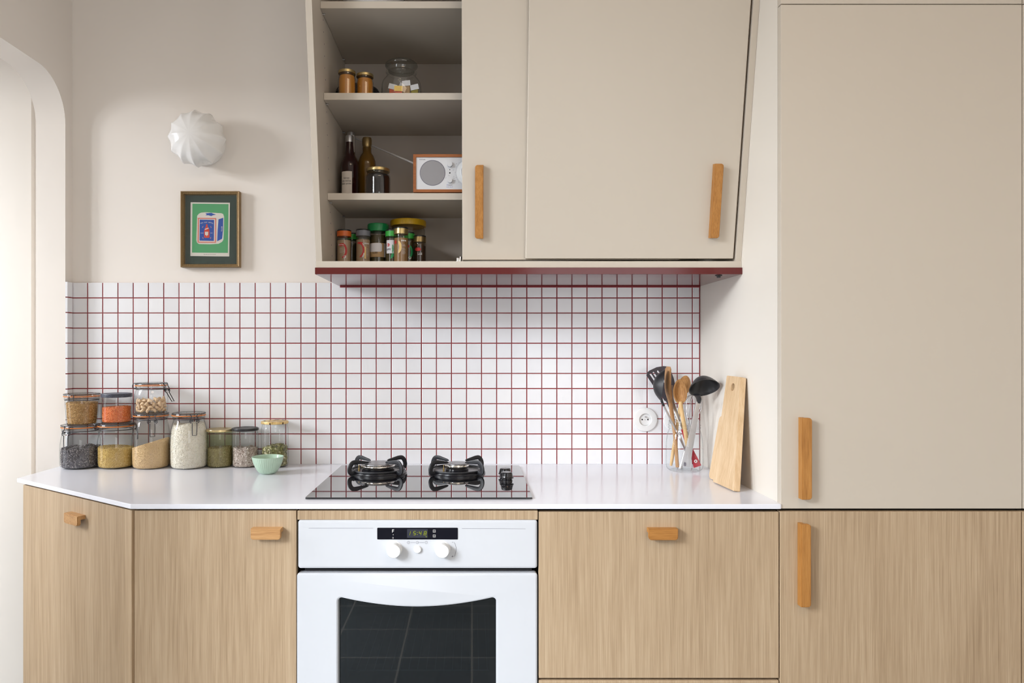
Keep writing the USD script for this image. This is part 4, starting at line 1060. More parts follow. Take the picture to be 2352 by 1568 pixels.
contents('quinoa', 'beige quinoa lying at a slope in its clip-top jar', 'quinoa', c, pr, lambda x, y: 0.081 + 0.30 * x, (0.0019, 0.0016), 5200, 3)
c, pr = clip_jar('tall clip-top jar full of white rice', jx(392.3, 475.8, yC), yC, CT, 0.0592, 0.1800, 0.0520, lever=math.radians(-52), hinge=math.radians(128), drop=0.040, seal_tab=math.radians(178))
contents('rice', 'white rice filling the tall clip-top jar to the neck', 'rice', c, pr, lambda x, y: 0.1435 + 0.004 * math.sin(70 * x), (0.0042, 0.0017), 6000, 4)
yD = -0.053
t, c, pr = screw_jar('screw_jar', 'small jar of fennel seeds with a pale gold lid, beside the rice jar', jx(475.5, 533.4, yD), yD, CT, 0.0405, 0.1240, 0.0420, 0.0095, 'lid_pale_gold', 'glass_green')
contents('fennel_seeds', 'greenish fennel seeds in the small gold-lidded jar', 'fennel', c, pr, lambda x, y: 0.063 + 0.10 * max(x, 0), (0.0040, 0.0016), 2600, 5)
t, c, pr = screw_jar('screw_jar', 'jar of sunflower seeds with a black lid', jx(533, 593.4, yD), yD, CT, 0.0425, 0.1275, 0.0430, 0.0100, 'plastic_black')
contents('sunflower_seeds', 'pale sunflower seeds in the black-lidded jar', 'sunflower', c, pr, lambda x, y: 0.0615 + 0.002 * math.sin(160 * x), (0.0085, 0.0042), 900, 6, flatness=0.55)
t, c, pr = screw_jar('screw_jar', 'tall jar of pumpkin seeds with a worn painted gold lid, behind the green bowl', jx(600.4, 662, yD), yD, CT, 0.0438, 0.1500, 0.0440, 0.0100, 'lid_worn')
contents('pumpkin_seeds', 'olive green pumpkin seeds behind the green bowl', 'pumpkin', c, pr, lambda x, y: 0.069 - 5.0 * (x * x) + 0.05 * x, (0.0100, 0.0060), 620, 7, flatness=0.45)
# upper row, standing on the lids
zA = CT + 0.1420 - 0.0004
c, pr = clip_jar('clip-top terrine of golden wheat grains, standing on the lavender jar', jx(150.5, 226.5, yA), yA, zA, 0.0505, 0.1010, 0.0540, bail=math.radians(-92), seal_tab=math.radians(-5),
                 body=[(0.0415, 0.0), (0.0440, 0.003), (0.0452, 0.008), (0.0468, 0.030), (0.0485, 0.055), (0.0495, 0.072), (0.0490, 0.077)])
contents('wheat_grains', 'golden wheat grains in the upper left terrine jar', 'wheat', c, pr, lambda x, y: 0.0715, (0.0040, 0.0021), 2700, 8)
zB = CT + 0.1455 - 0.0004
t, c, pr = screw_jar('screw_jar', 'jar of orange lentils with a speckled black lid, standing on the millet jar', jx(235, 300.5, yB), yB, zB, 0.0455, 0.0970, 0.0470, 0.0135, 'granite_lid')
contents('red_lentils', 'orange red lentils in the upper middle jar', 'lentil', c, pr, lambda x, y: 0.0530 + 0.03 * x, (0.0036, 0.0030), 2300, 9, flatness=0.6)
zC = CT + 0.1790 - 0.0004
cN = jx(311.6, 383.2, yC)
c, pr = clip_jar('clip-top jar of cashew nuts with its black lever swung open, top of the stack', cN, yC, zC, 0.0510, 0.0990, 0.0490, lever=math.radians(-8), hinge=math.radians(176), drop=0.036, wire='wire_black', open_=0.55,
                 body=[(0.0440, 0.0), (0.0480, 0.003), (0.0502, 0.010), (0.0510, 0.020), (0.0510, 0.050), (0.0500, 0.062), (0.0460, 0.075)])
# cashews one by one
def cashew_mesh():
    a = np.linspace(-1.25, 1.25, 11)
    P_ = np.array([(0.0078 * math.sin(q), 0.0078 * (math.cos(q) - 0.75), 0) for q in a])
    w = 0.0049 * np.sqrt(np.clip(1 - (np.linspace(-1, 1, 11)) ** 2 * 0.93, 0.02, 1)) * (1 + 0.12 * np.linspace(-1, 1, 11))
    return tube(P_, w, 9)
cm_ = cashew_mesh()
rgc = np.random.default_rng(11)
nuts = []
for lvl in range(4):
    z = 0.0105 + lvl * 0.0098
    for ring_r, cnt in ((0.0400, 13), (0.0235, 7), (0.0060, 1)):
        for q in range(cnt):
            a = 2 * PI * (q + 0.5 * (lvl % 2)) / cnt + rgc.uniform(-0.08, 0.08)
            if lvl == 3 and ring_r > 0.03 and rgc.uniform() < 0.25: continue
            nuts.append((ring_r, a, z + rgc.uniform(-0.001, 0.001) + (0.004 if lvl == 3 and math.cos(a) > 0.6 else 0)))
for k, (r_, a, z) in enumerate(nuts):
    m_ = cm_.copy()
    Rm_ = trimesh.transformations.euler_matrix(rgc.uniform(-0.6, 0.6), rgc.uniform(-0.6, 0.6), rgc.uniform(0, 2 * PI))
    m_.apply_transform(Rm_)
    # stand against the glass: the nut's flat side outwards
    m_.apply_transform(trimesh.transformations.rotation_matrix(PI / 2, [0, 1, 0])) if r_ > 0.03 else None
    m_.apply_transform(trimesh.transformations.rotation_matrix(a, [0, 0, 1]))
    m_.apply_translation((c[0] + r_ * math.cos(a), c[1] + r_ * math.sin(a), c[2] + z))
    solo('cashew_nut', m_, 'cashew', 'pale cashew nut in the clip-top jar on top of the stack', 'nut', 'cashew nuts in the clip-top jar', smooth=True)

# ribbed bowl
yw = -0.190
cw = (X(615, yw), yw, CT)
bw = thing('bowl', 'small pale green ribbed bowl on the worktop, in front of the pumpkin seeds', 'bowl', cw)
op = spline([(0.0185, 0, 0.0), (0.0260, 0, 0.0040), (0.0350, 0, 0.0160), (0.0430, 0, 0.0330), (0.0482, 0, 0.0520)], 18)
prf = [(0, 0.0025), (0.0165, 0.0022), (0.0180, 0.0)] + [(p[0], p[2]) for p in op] + [(0.0480, 0.0532), (0.0468, 0.0535), (0.0455, 0.0525)] + [(p[0] - 0.0026, p[2] + 0.0005) for p in op[::-1] if p[2] > 0.006] + [(0, 0.0062)]
bo = lathe(prf, 168)
v = np.array(bo.vertices); rr = np.hypot(v[:, 0], v[:, 1]); a = np.arctan2(v[:, 1], v[:, 0])
pf_out = np.interp(v[:, 2], [p[2] for p in op], [p[0] for p in op])
outer_ = (np.abs(rr - pf_out) < 5e-4) & (v[:, 2] > 0.003) & (v[:, 2] < 0.0500)
k_ = 1 - 0.020 * (0.5 + 0.5 * np.cos(a * 42)) ** 3
v[outer_, :2] *= k_[outer_, None]; bo.vertices = v + np.array(cw)
part(bw, 'shell', bo, 'bowl_glaze', smooth=60)

# ================================================================ UTENSILS IN THE PRESERVING JAR
yU = -0.130
uc = (X(1572, yU), yU, CT)
uj = thing('utensil_jar', 'open glass preserving jar holding kitchen utensils, right of the sockets', 'jar', uc)
Ru, Hu = 0.0575, 0.1590
ob = spline([(0.0455, 0, 0.0), (0.0535, 0, 0.0050), (0.0572, 0, 0.018), (0.0575, 0, 0.045), (0.0572, 0, 0.080), (0.0550, 0, 0.105), (0.0500, 0, 0.124), (0.0478, 0, 0.130)], 26)
pr = [(0, 0.004), (0.040, 0.003)] + [(p[0], p[2]) for p in ob] + [(0.0478, 0.134), (0.0500, 0.1355), (0.0500, 0.1375), (0.0482, 0.139), (0.0482, 0.1415), (0.0503, 0.1435), (0.0503, 0.1455), (0.0485, 0.1475), (0.0485, 0.1565), (0.0480, 0.1585), (0.0468, 0.159), (0.0460, 0.1575)]
part(uj, 'glass_body', lathe(pr, 64, uc), 'glass_clear', smooth=40)

def U(px, py, y): return at(px, py, y)
def inject(P, n=20): return spline(P, n)
# 1 slotted turner
tn = thing('slotted_turner', 'dark grey plastic slotted turner, leftmost at the back of the utensil jar', 'turner', tuple(U(1530, 920, -0.085)))
hp = [(1484.5, 862), (1486, 855), (1492, 850.5), (1508, 843), (1524, 840.3), (1532, 841.5), (1540, 850), (1547, 868), (1550.5, 884), (1549, 900), (1541, 912), (1534, 921.5), (1526.5, 920.5), (1520, 911), (1506, 894), (1492, 873)]
yt = -0.062
def HP(pts): return Polygon([tuple(U(a, b, yt)[[0, 2]]) for a, b in pts])
hd = HP(hp).buffer(-0.002).buffer(0.002)
for a, b in (((1493.5, 858.5), (1508, 880)), ((1500.5, 855.5), (1516.5, 880)), ((1510.5, 852.5), (1526, 877))):
    hd = hd.difference(LineString([tuple(U(*a, yt)[[0, 2]]), tuple(U(*b, yt)[[0, 2]])]).buffer(0.0028))
part(tn, 'head', flat(hd, yt, 0.0024), 'plastic_turner', smooth=30)
part(tn, 'neck', tube([U(1530, 918, yt - 0.001), U(1534, 926, yt - 0.004), U(1537, 934, yt - 0.010)], 1.0, 10, flat=((0.0055, 0.0045, 0.0035), (0.003, 0.003, 0.003))), 'plastic_turner')
part(tn, 'handle', tube([U(1536, 931, yt - 0.008), U(1556, 985, yt - 0.03), U(1579, 1048, yt - 0.052)], 0.0032, 10), 'steel')
# 2 black spoon, seen from the side
sp_ = thing('cooking_spoon', 'black plastic cooking spoon on a steel rod, seen from its side', 'spoon', tuple(U(1520, 885, -0.145)))
def bowl_shell(L, Wd, dp, th=0.0018, n=28, m=9, open_front=1.0):
    """spoon bowl: long axis z, hollow side towards +x; origin at its centre"""
    V, Fc = [], []
    rows = []
    for lay, s in ((0, 1.0), (1, 1.0)):
        for i in range(m + 1):
            f = i / m
            row = []
            for q in range(n):
                a = 2 * PI * q / n
                k = f ** 0.8
                z = (L / 2 - (th if lay else 0)) * k * math.cos(a)
                y = (Wd / 2 - (th if lay else 0)) * k * math.sin(a) * (1 - 0.12 * math.cos(a))
                x = -(dp - (th if lay else 0)) * (1 - k ** 2.2)
                row.append(len(V)); V.append((x, y, z))
            rows.append(row)
    def strip(A_, B_):
        for q in range(n):
            q2 = (q + 1) % n; Fc.append((A_[q], B_[q], B_[q2])); Fc.append((A_[q], B_[q2], A_[q2]))
    for i in range(m): strip(rows[i], rows[i + 1])
    strip(rows[m], rows[2 * m + 1])
    for i in range(m, 0, -1): strip(rows[m + 1 + i], rows[m + i])
    t = trimesh.Trimesh(np.array(V), Fc, process=False); t.merge_vertices(); trimesh.repair.fix_normals(t)
    return t
def aim(m, zdir, xdir, pos):
    """turns a mesh so that its z runs along zdir and its +x faces xdir"""
    z = np.array(zdir, float); z /= np.linalg.norm(z)
    x = np.array(xdir, float); x -= z * np.dot(x, z); x /= np.linalg.norm(x)
    T = np.eye(4); T[:3, 0], T[:3, 1], T[:3, 2], T[:3, 3] = x, np.cross(z, x), z, pos
    m = m.copy(); m.apply_transform(T); return m
yS = -0.150
top_, bot_ = U(1528, 847, yS), U(1519.5, 922, yS)
part(sp_, 'head', aim(bowl_shell(np.linalg.norm(top_ - bot_), 0.062, 0.031), top_ - bot_, (1, -0.28, 0), (top_ + bot_) / 2 + np.array([-0.0005, 0, 0])), 'plastic_black', smooth=60)
part(sp_, 'neck', tube([U(1518.5, 915, yS), U(1521, 924, yS), U(1525, 932, yS)], 1.0, 10, flat=((0.005, 0.004, 0.0035), (0.0045, 0.004, 0.0035))), 'plastic_black')
part(sp_, 'handle', tube([U(1524, 930.5, yS), U(1541, 964, yS + 0.006), U(1573, 1030, yS + 0.022), U(1582, 1048, yS + 0.026)], 0.0030, 10), 'steel')
# 3 wooden spatula, edge on
ws = thing('wooden_spatula', 'wooden spatula turned edge on, beside the black spoon', 'spatula', tuple(U(1537, 880, -0.118)))
yW = -0.118
Pc = [U(1535.5, 841.5, yW), U(1534.5, 850, yW), U(1534, 872, yW), U(1534.5, 893, yW), U(1537, 908, yW), U(1541, 935, yW), U(1545.5, 965, yW - 0.006), U(1551, 1010, yW - 0.016), U(1556, 1073, yW - 0.030)]
Pp = inject(Pc, 40)
tt = np.linspace(0, 1, 40)
wu = np.interp(tt, [0, 0.02, 0.12, 0.26, 0.36, 0.6, 1], [0.0040, 0.0075, 0.0085, 0.0088, 0.0062, 0.0055, 0.0055])
wv = np.interp(tt, [0, 0.02, 0.12, 0.28, 0.36, 0.6, 1], [0.018, 0.024, 0.026, 0.022, 0.010, 0.0065, 0.006])
part(ws, 'blade', tube(Pp, 1.0, 14, flat=(wv, wu)), 'spatula_wood', smooth=50)
# 4, 5 wooden spoons
def wooden_spoon(lbl, hx, hy, y0, L, Wd, face_, P_, hw, tl):
    t = thing('wooden_spoon', lbl, 'spoon', tuple(U(hx, hy, y0)))
    hp0 = np.array(P_[0]); hdir = U(hx, hy, y0) - hp0
    part(t, 'head', aim(bowl_shell(L, Wd, 0.019, 0.0045), tl, face_, U(hx, hy, y0)), 'spoon_wood', smooth=60)
    Pq = inject(P_, 24)
    q = np.linspace(0, 1, 24)
    part(t, 'handle', tube(Pq, np.interp(q, [0, 0.1, 0.9, 1], [hw * 1.0, hw * 0.85, hw * 0.95, hw * 0.7]), 12), 'handle_wood', smooth=60)
yF4 = -0.160
wooden_spoon('wooden spoon in front, its hollow bowl facing the room', 1562, 899, yF4, 0.078, 0.0445, (0.05, -1, 0.12), [U(1562.5, 922, yF4 + 0.004), U(1565, 940, yF4 + 0.002), U(1573, 985, yF4 + 0.010), U(1580, 1030, yF4 + 0.020)], 0.0072, (-0.06, 0, 1))
yF5 = -0.112
wooden_spoon('second wooden spoon, mostly hidden behind the front one', 1572, 884, yF5, 0.062, 0.040, (0.1, 1, 0.1), [U(1569, 902, yF5 - 0.002), U(1563, 930, yF5 - 0.006), U(1554, 985, yF5 - 0.010), U(1541, 1069, yF5 - 0.018)], 0.0058, (0.2, 0, 1))
# 6 ladle
ld = thing('ladle', 'black plastic ladle with a flat steel handle, reaching furthest right', 'ladle', tuple(U(1618, 890, -0.222)))
yl = -0.222
lb = bowl_shell(0.0930, 0.092, 0.038, 0.0022, 40, 10)
part(ld, 'bowl', aim(lb, (1, 0.05, 0.0), (0.05, -0.60, -0.80), U(1618.0, 890.5, yl)), 'plastic_black', smooth=60)
part(ld, 'neck', tube(inject([U(1600, 906, yl - 0.012), U(1604.5, 914, yl - 0.004), U(1604.5, 924, yl + 0.008)], 12), 1.0, 12, flat=(np.linspace(0.0120, 0.0062, 12), np.linspace(0.0040, 0.0036, 12))), 'plastic_black', smooth=60)
def strip(P_, w, th, n=24):
    """flat bar facing the camera side, of varying width"""
    P_ = inject(P_, n); w = np.interp(np.linspace(0, 1, n), np.linspace(0, 1, len(w)), w)
    T = np.gradient(P_, axis=0); T /= np.linalg.norm(T, axis=1, keepdims=True)
    S = np.cross(T, [0, 1.0, 0]); S /= np.linalg.norm(S, axis=1, keepdims=True); N = np.cross(T, S)
    a = np.arange(8) * PI / 4 + PI / 8
    k = 1 / math.cos(PI / 8)
    ring = np.sign(np.cos(a))[None, :, None] * np.abs(np.cos(a) * k)[None, :, None] ** 0.3 * S[:, None] * w[:, None, None] + (np.sin(a) * k)[None, :, None] * N[:, None] * th
    V = (P_[:, None] + ring).reshape(-1, 3)
    Fc = []
    for i in range(n - 1):
        for q in range(8):
            q2 = (q + 1) % 8; Fc += [(i * 8 + q, i * 8 + q2, i * 8 + 8 + q2), (i * 8 + q, i * 8 + 8 + q2, i * 8 + 8 + q)]
    V = np.vstack([V, P_[0], P_[-1]])
    for q in range(8):
        q2 = (q + 1) % 8; Fc += [(n * 8, q2, q), (n * 8 + 1, (n - 1) * 8 + q, (n - 1) * 8 + q2)]
    m = trimesh.Trimesh(V, Fc, process=False)
    if m.volume < 0: m.invert()
    return m
part(ld, 'handle', strip([U(1604.5, 922, yl + 0.006), U(1600, 945, yl + 0.020), U(1592.5, 985, yl + 0.046), U(1583, 1030, yl + 0.060), U(1575, 1071, yl + 0.072)], [0.0062, 0.0085, 0.0100, 0.0115, 0.0150], 0.0012), 'steel_brushed', smooth=40)
part(ld, 'hanging_hole', face(move(lathe([(0, 0), (0.0032, 0), (0.0032, 0.0003), (0, 0.0003)], 16), *U(1571, 1066, 0)[[0, 2]] * 0, 0), 0).apply_transform(np.diag([1, 1, 2.0, 1])).apply_translation(U(1573.5, 1066, yl + 0.066)), 'ink_grey', smooth=False)
# 7 whisk
wk = thing('whisk', 'steel wire whisk standing behind the ladle', 'whisk', tuple(U(1594, 935, -0.100)))
yk = -0.098
ba, tp = U(1581, 1000, yk), U(1596, 903, yk)
ax = (tp - ba); Lk = np.linalg.norm(ax); ax /= Lk
sx = np.cross(ax, [0, 1, 0]); sx /= np.linalg.norm(sx); sy = np.cross(ax, sx)
for q in range(5):
    a = PI * q / 5 + 0.25
    dv = sx * math.cos(a) + sy * math.sin(a)
    pth = [ba + dv * 0.003, ba + ax * Lk * 0.35 + dv * 0.013, ba + ax * Lk * 0.68 + dv * 0.0265, ba + ax * Lk * 0.90 + dv * 0.021, ba + ax * Lk * (1.0 - 0.012 * q), ba + ax * Lk * 0.90 - dv * 0.021, ba + ax * Lk * 0.68 - dv * 0.0265, ba + ax * Lk * 0.35 - dv * 0.013, ba - dv * 0.003]
    part(wk, 'wire', tube(spline(pth, 40), 0.0009, 6), 'steel')
part(wk, 'handle', tube([ba, ba - ax * 0.03, U(1563, 1076, yk - 0.012)], [0.0050, 0.0058, 0.0058], 12), 'steel_brushed')
# 8 red handled tool
rt = thing('spatula', 'steel spatula with a dark red plastic handle end at the bottom of the jar', 'spatula', tuple(U(1590, 1020, -0.135)))
yr_ = -0.140
part(rt, 'handle', strip([U(1568, 985, yr_), U(1577, 1012, yr_), U(1590, 1040, yr_ - 0.002), U(1602, 1071, yr_ - 0.004)], [0.0050, 0.0062, 0.0078, 0.0125], 0.0035), 'rub_red', smooth=40)
part(rt, 'hanging_hole', tube(ringpath((0, 0, 0), 0.0038, 16), 0.0016, 6, closed=True).apply_transform(trimesh.transformations.rotation_matrix(PI / 2, [1, 0, 0])).apply_translation(U(1598, 1059, yr_ - 0.0075)), 'plastic_white')
part(rt, 'blade', strip([U(1543, 884, yr_ + 0.04), U(1542, 905, yr_ + 0.038), U(1549, 935, yr_ + 0.025), U(1559, 962, yr_ + 0.010), U(1569, 988, yr_)], [0.0050, 0.0062, 0.0052, 0.0045, 0.0040], 0.0011), 'steel', smooth=40)
# ================================================================ CUTTING BOARDS leaning on the tall cabinet
def board(name, label, corners, th, holes=None, matn='board_beech', rad=0.004):
    """corners: bottom back, bottom front, top front, top back (the face towards the left), given in the place"""
    C = [np.array(p, float) for p in corners]
    o = C[0]; e1 = C[1] - C[0]; e1 /= np.linalg.norm(e1)
    n_ = np.cross(e1, C[3] - C[0]); n_ /= np.linalg.norm(n_); e2 = np.cross(n_, e1)
    P2 = [((c_ - o) @ e1, (c_ - o) @ e2) for c_ in C]
    pg = Polygon(P2).buffer(-rad).buffer(rad, quad_segs=6)
    if holes: 
        for (u_, v_, rr_) in holes: pg = pg.difference(Point(u_, v_).buffer(rr_))
    cs = CS(pg)
    m = m3.Manifold()
    for off, a, b in ((-0.0012, 0, th), (-0.0004, 0.0004, th - 0.0004), (0, 0.0012, th - 0.0012)):
        m = m + cs.offset(off, m3.JoinType.Round, circular_segments=16).extrude(b - a).translate((0, 0, a))
    m = tm(m)
    T = np.eye(4); T[:3, 0], T[:3, 1], T[:3, 2], T[:3, 3] = e1, e2, n_, o
    m.apply_transform(T)
    if n_[0] < 0: m.apply_translation(-n_ * 0)  # body lies to the right of the face
    return m, (o, e1, e2, n_, P2)
b1f, b1b = np.array([0.7060, -0.480, CT]), np.array([0.6965, -0.338, CT])
top_f, top_b = np.array([0.7485, -0.4135, 1.2150]), np.array([0.7455, -0.322, 1.2160])
m_, info = board('cutting_board', '', [b1f, b1b, top_b, top_f], 0.0165)
o, e1, e2, n_, P2 = info
hole_w = at(1682.8, 890.5, -0.352)
best = None
for yy in np.linspace(-0.42, -0.31, 200):
    w_ = at(1682.8, 890.5, yy); dd = abs((w_ - o) @ n_)
    if best is None or dd < best[0]: best = (dd, (w_ - o) @ e1, (w_ - o) @ e2)
m_, info = board('cutting_board', '', [b1f, b1b, top_b, top_f], 0.0165, holes=[(best[1], best[2], 0.0108)])
if n_[0] < 0: m_.apply_translation(0.0165 * -n_)
lift = CT + 0.0002 - m_.bounds[0][2]; m_.apply_translation((min(0, XR - 0.0008 - m_.bounds[1][0]), 0, lift))
bo_ = thing('cutting_board', 'large tapering beech cutting board with a hanging hole, leaning in front', 'cutting board', (0.71, -0.41, CT))
part(bo_, 'plank', m_, 'board_beech', smooth=30)
c1b, c1f = np.array([0.7060, -0.272, CT]), np.array([0.7235, -0.430, CT])
ct_b, ct_f = np.array([0.7360, -0.274, 1.0965]), np.array([0.7520, -0.392, 1.0965])
m_, info = board('cutting_board', '', [c1f, c1b, ct_b, ct_f], 0.0090, rad=0.014)
if info[3][0] < 0: m_.apply_translation(0.0090 * -info[3])
m_.apply_translation((min(0, XR - 0.0008 - m_.bounds[1][0]), 0, CT + 0.0002 - m_.bounds[0][2]))
bo2 = thing('cutting_board', 'thin lower cutting board showing its left edge behind the large one', 'cutting board', (0.735, -0.35, CT))
part(bo2, 'plank', m_, 'board_beech', smooth=30)

# ================================================================ INSIDE THE WALL CABINET
S1, S2, S3, S4 = 2.2747, 2.0337, 1.7566, 1.5460
def onshelf(px, y): return (X(px, y), y)
# top shelf: white bowl
x, y = onshelf(857, -0.31)
tb = thing('bowl', 'white ceramic bowl on the top shelf, only its foot in view', 'bowl', (x, y, S1))
part(tb, 'shell', lathe([(0, 0.002), (0.052, 0.002), (0.054, 0), (0.056, 0.003), (0.075, 0.018), (0.092, 0.050), (0.096, 0.080), (0.093, 0.080), (0.088, 0.050), (0.072, 0.021), (0, 0.008)], 56, (x, y, S1)), 'plastic_white')
# honey jars
for px, yy, lb in ((797, -0.283, 'left honey jar with a gold lid on the upper shelf'), (838.2, -0.258, 'right honey jar with a gold lid, next to the glass sweet jar')):
    x, y = onshelf(px, yy)
    t, c, pr = screw_jar('honey_jar', lb, x, y, S2, 0.0262, 0.0865, 0.0258, 0.0100, 'lid_gold', body=[(0.0225, 0), (0.0250, 0.002), (0.0262, 0.006), (0.0262, 0.058), (0.0258, 0.062), (0.0238, 0.070)])
    part(t, 'honey', lathe([(0, 0.005)] + [(r_ - 0.0004, z_) for r_, z_ in pr if 0.005 < z_ < 0.070] + [(0.0215, 0.071), (0, 0.071)], 48, c), 'honey')
# dark pot behind
x, y = onshelf(822, -0.125)
pt_ = thing('pot', 'black pot half hidden behind the honey jars', 'pot', (x, y, S2))
part(pt_, 'body', lathe([(0, 0), (0.068, 0), (0.074, 0.006), (0.077, 0.030), (0.076, 0.070), (0.070, 0.078), (0, 0.079)], 56, (x, y, S2)), 'iron_black')
part(pt_, 'lid', lathe([(0, 0.0792), (0.070, 0.0792), (0.066, 0.088), (0.045, 0.097), (0, 0.101)], 56, (x, y, S2)), 'iron_black')
part(pt_, 'side_handle', tube(spline([(x - 0.074, y - 0.022, S2 + 0.066), (x - 0.090, y - 0.020, S2 + 0.074), (x - 0.090, y + 0.020, S2 + 0.074), (x - 0.074, y + 0.022, S2 + 0.066)], 16), 0.005, 10), 'iron_black')
# glass jar with tea bags
x, y = onshelf(922, -0.215)
gj = thing('glass_jar', 'round glass jar with a glass lid and tea bags inside, on the upper shelf', 'jar', (x, y, S2))
ob = spline([(0.050, 0, 0), (0.057, 0, 0.004), (0.0605, 0, 0.016), (0.0605, 0, 0.062), (0.058, 0, 0.078), (0.050, 0, 0.090), (0.0445, 0, 0.098), (0.0440, 0, 0.106)], 26)
part(gj, 'body', lathe([(0, 0.003), (0.045, 0.002)] + [(p[0], p[2]) for p in ob] + [(0.0475, 0.109), (0.0475, 0.112), (0.041, 0.112)], 56, (x, y, S2)), 'glass_clear', smooth=40)
part(gj, 'lid', lathe([(0, 0.1125), (0.0400, 0.1125), (0.0410, 0.120), (0.0425, 0.1225), (0.0480, 0.126), (0.0500, 0.130), (0.0490, 0.1345), (0.0420, 0.1400), (0.025, 0.1425), (0, 0.143)], 56, (x, y, S2)), 'glass_lid', smooth=40)
for k, (px, pz, ang_, mt, mt2, lb, dy) in enumerate(((915, 203, 0.05, 'tag_yellow', 'sachet_red', 'yellow tea bag label in the glass jar', -0.038), (902, 199, 0.25, 'tag_white', 'sachet_red', 'white tea bag label behind the yellow one', -0.018), (933, 191, -0.1, 'tag_white', 'label_kraft', 'tilted white tea bag label right of the yellow one', -0.022),
                                             (952, 200, -0.22, 'tag_white', 'sachet_olive', 'rightmost white tea bag label in the glass jar', -0.020), (926, 198, 0.4, 'tag_white', 'label_kraft', 'white tea bag label at the back of the glass jar', 0.012))):
    yy = y + dy
    p_ = at(px, pz, yy)
    tbg = thing('tea_bag', lb, 'tea bag', tuple(p_))
    tag = rot(bx(-0.0125, 0.0125, -0.0004, 0.0004, -0.008, 0.008), ang_, [0, 1, 0])
    part(tbg, 'tag', move(tag, *p_), mt, smooth=False)
    zb = S2 + 0.0085
    part(tbg, 'sachet', bx(p_[0] - 0.011, p_[0] + 0.011, yy + 0.002, yy + 0.007, zb, p_[2] - 0.002, 0.001), mt2)
# bottles
def bottle_(name, label, px, y, S, prof, matn, cap, capmat, fill=None, fillmat=None):
    x = X(px, y)
    t = thing(name, label, 'bottle', (x, y, S))
    part(t, 'body', lathe([(0, 0)] + prof, 48, (x, y, S)), matn, smooth=40)
    part(t, 'cap', lathe([(0, cap[0][1])] + cap + [(0, cap[-1][1])], 40, (x, y, S)), capmat, smooth=30)
    return t, (x, y, S)
t, c = bottle_('syrup_bottle', 'dark syrup bottle with a paper label and silver cap, front left on the middle shelf', 803, -0.170, S3,
    [(0.026, 0), (0.0275, 0.003), (0.0275, 0.108), (0.0265, 0.120), (0.0215, 0.132), (0.0165, 0.142), (0.0140, 0.150), (0.0118, 0.178), (0.0116, 0.186), (0, 0.186)], 'syrup', [(0.0122, 0.1862), (0.0126, 0.188), (0.0126, 0.205), (0.0116, 0.207)], 'steel')
ph = math.atan2(CAM[1] - c[1], CAM[0] - c[0]) - 0.38
lb_ = part(t, 'label', wrap(patch(0.036, 0.068), (c[0], c[1], c[2] + 0.022), 0.0277, ph), 'label_paper', smooth=False)
lt = [wrap_text('Sirop', 0.0060, c, 0.0279, ph, c[2] + 0.066), wrap_text('de reine', 0.0058, c, 0.0279, ph, c[2] + 0.0575), wrap_text('des prés', 0.0058, c, 0.0279, ph, c[2] + 0.0490)]
part(lb_, 'lettering', lt, 'ink_black', smooth=False, kind='stuff', label='black words on the paper label')
t, c = bottle_('bottle', 'brown bottle in the far left corner behind the dark syrup', 806.5, -0.085, S3,
    [(0.028, 0), (0.0295, 0.003), (0.0295, 0.130), (0.0285, 0.142), (0.0190, 0.160), (0.0130, 0.170), (0.0120, 0.222), (0, 0.222)], 'amber', [(0.0128, 0.2222), (0.0132, 0.224), (0.0132, 0.242), (0.0122, 0.244)], 'steel')
ph = math.atan2(CAM[1] - c[1], CAM[0] - c[0]) + 0.62
part(t, 'paper_seal', wrap(patch(0.008, 0.055, n=4), (c[0], c[1], c[2] + 0.178), 0.0134, ph), 'label_paper', smooth=False)
t, c = bottle_('oil_bottle', 'yellow oil bottle with a gold cap, right of the dark syrup bottle', 843, -0.115, S3,
    [(0.0255, 0), (0.0278, 0.003), (0.0278, 0.128), (0.0270, 0.142), (0.0215, 0.158), (0.0150, 0.168), (0.0138, 0.176), (0.0138, 0.186), (0, 0.186)], 'oil', [(0.0125, 0.1862), (0.0140, 0.190), (0.0152, 0.197), (0.0152, 0.211), (0.0138, 0.217)], 'lid_gold_dark')
x, y = onshelf(868.5, -0.232)
t, c, pr = screw_jar('preserve_jar', 'jar of black preserve with a gold lid, in front of the oil bottle', x, y, S3, 0.0380, 0.0870, 0.0355, 0.0110, 'lid_gold')
part(t, 'preserve', lathe([(0, 0.005)] + [(r_ - 0.0004, z_) for r_, z_ in pr if 0.005 < z_ < 0.068] + [(0.030, 0.069), (0, 0.069)], 48, c), 'dark_jam')
# radio
yR = -0.2915
rx0 = X(949, yR); rx1 = rx0 + 0.213; rz0 = S3 + 0.0035; rz1 = rz0 + 0.1125
ra = thing('radio', 'small table radio in a wooden case with a white front, half covered by the door', 'radio', ((rx0 + rx1) / 2, yR + 0.06, S3))
fw = 0.0083
case = sbox(rx0, rz0, rx1, rz1).difference(sbox(rx0 + fw, rz0 + fw, rx1 - fw, rz1 - fw))
part(ra, 'case', flat(case, yR + 0.125, 0.125), 'radio_wood', smooth=False)
yf_ = yR + 0.0035
fp = part(ra, 'front_plate', bx(rx0 + fw + 0.0002, rx1 - fw - 0.0002, yf_, yR + 0.120, rz0 + fw + 0.0002, rz1 - fw - 0.0002), 'radio_face', smooth=False)
for q in (rx0 + 0.02, rx1 - 0.02):
    for yy in (yR + 0.02, yR + 0.105): part(ra, 'foot', lathe([(0, 0), (0.007, 0), (0.007, 0.0034), (0, 0.0034)], 20, (q, yy, S3 + 0.0001)), 'plastic_black')
def RQ(u, v): return at(930 + u / 14.25, 340 + v / 14.25, yf_)
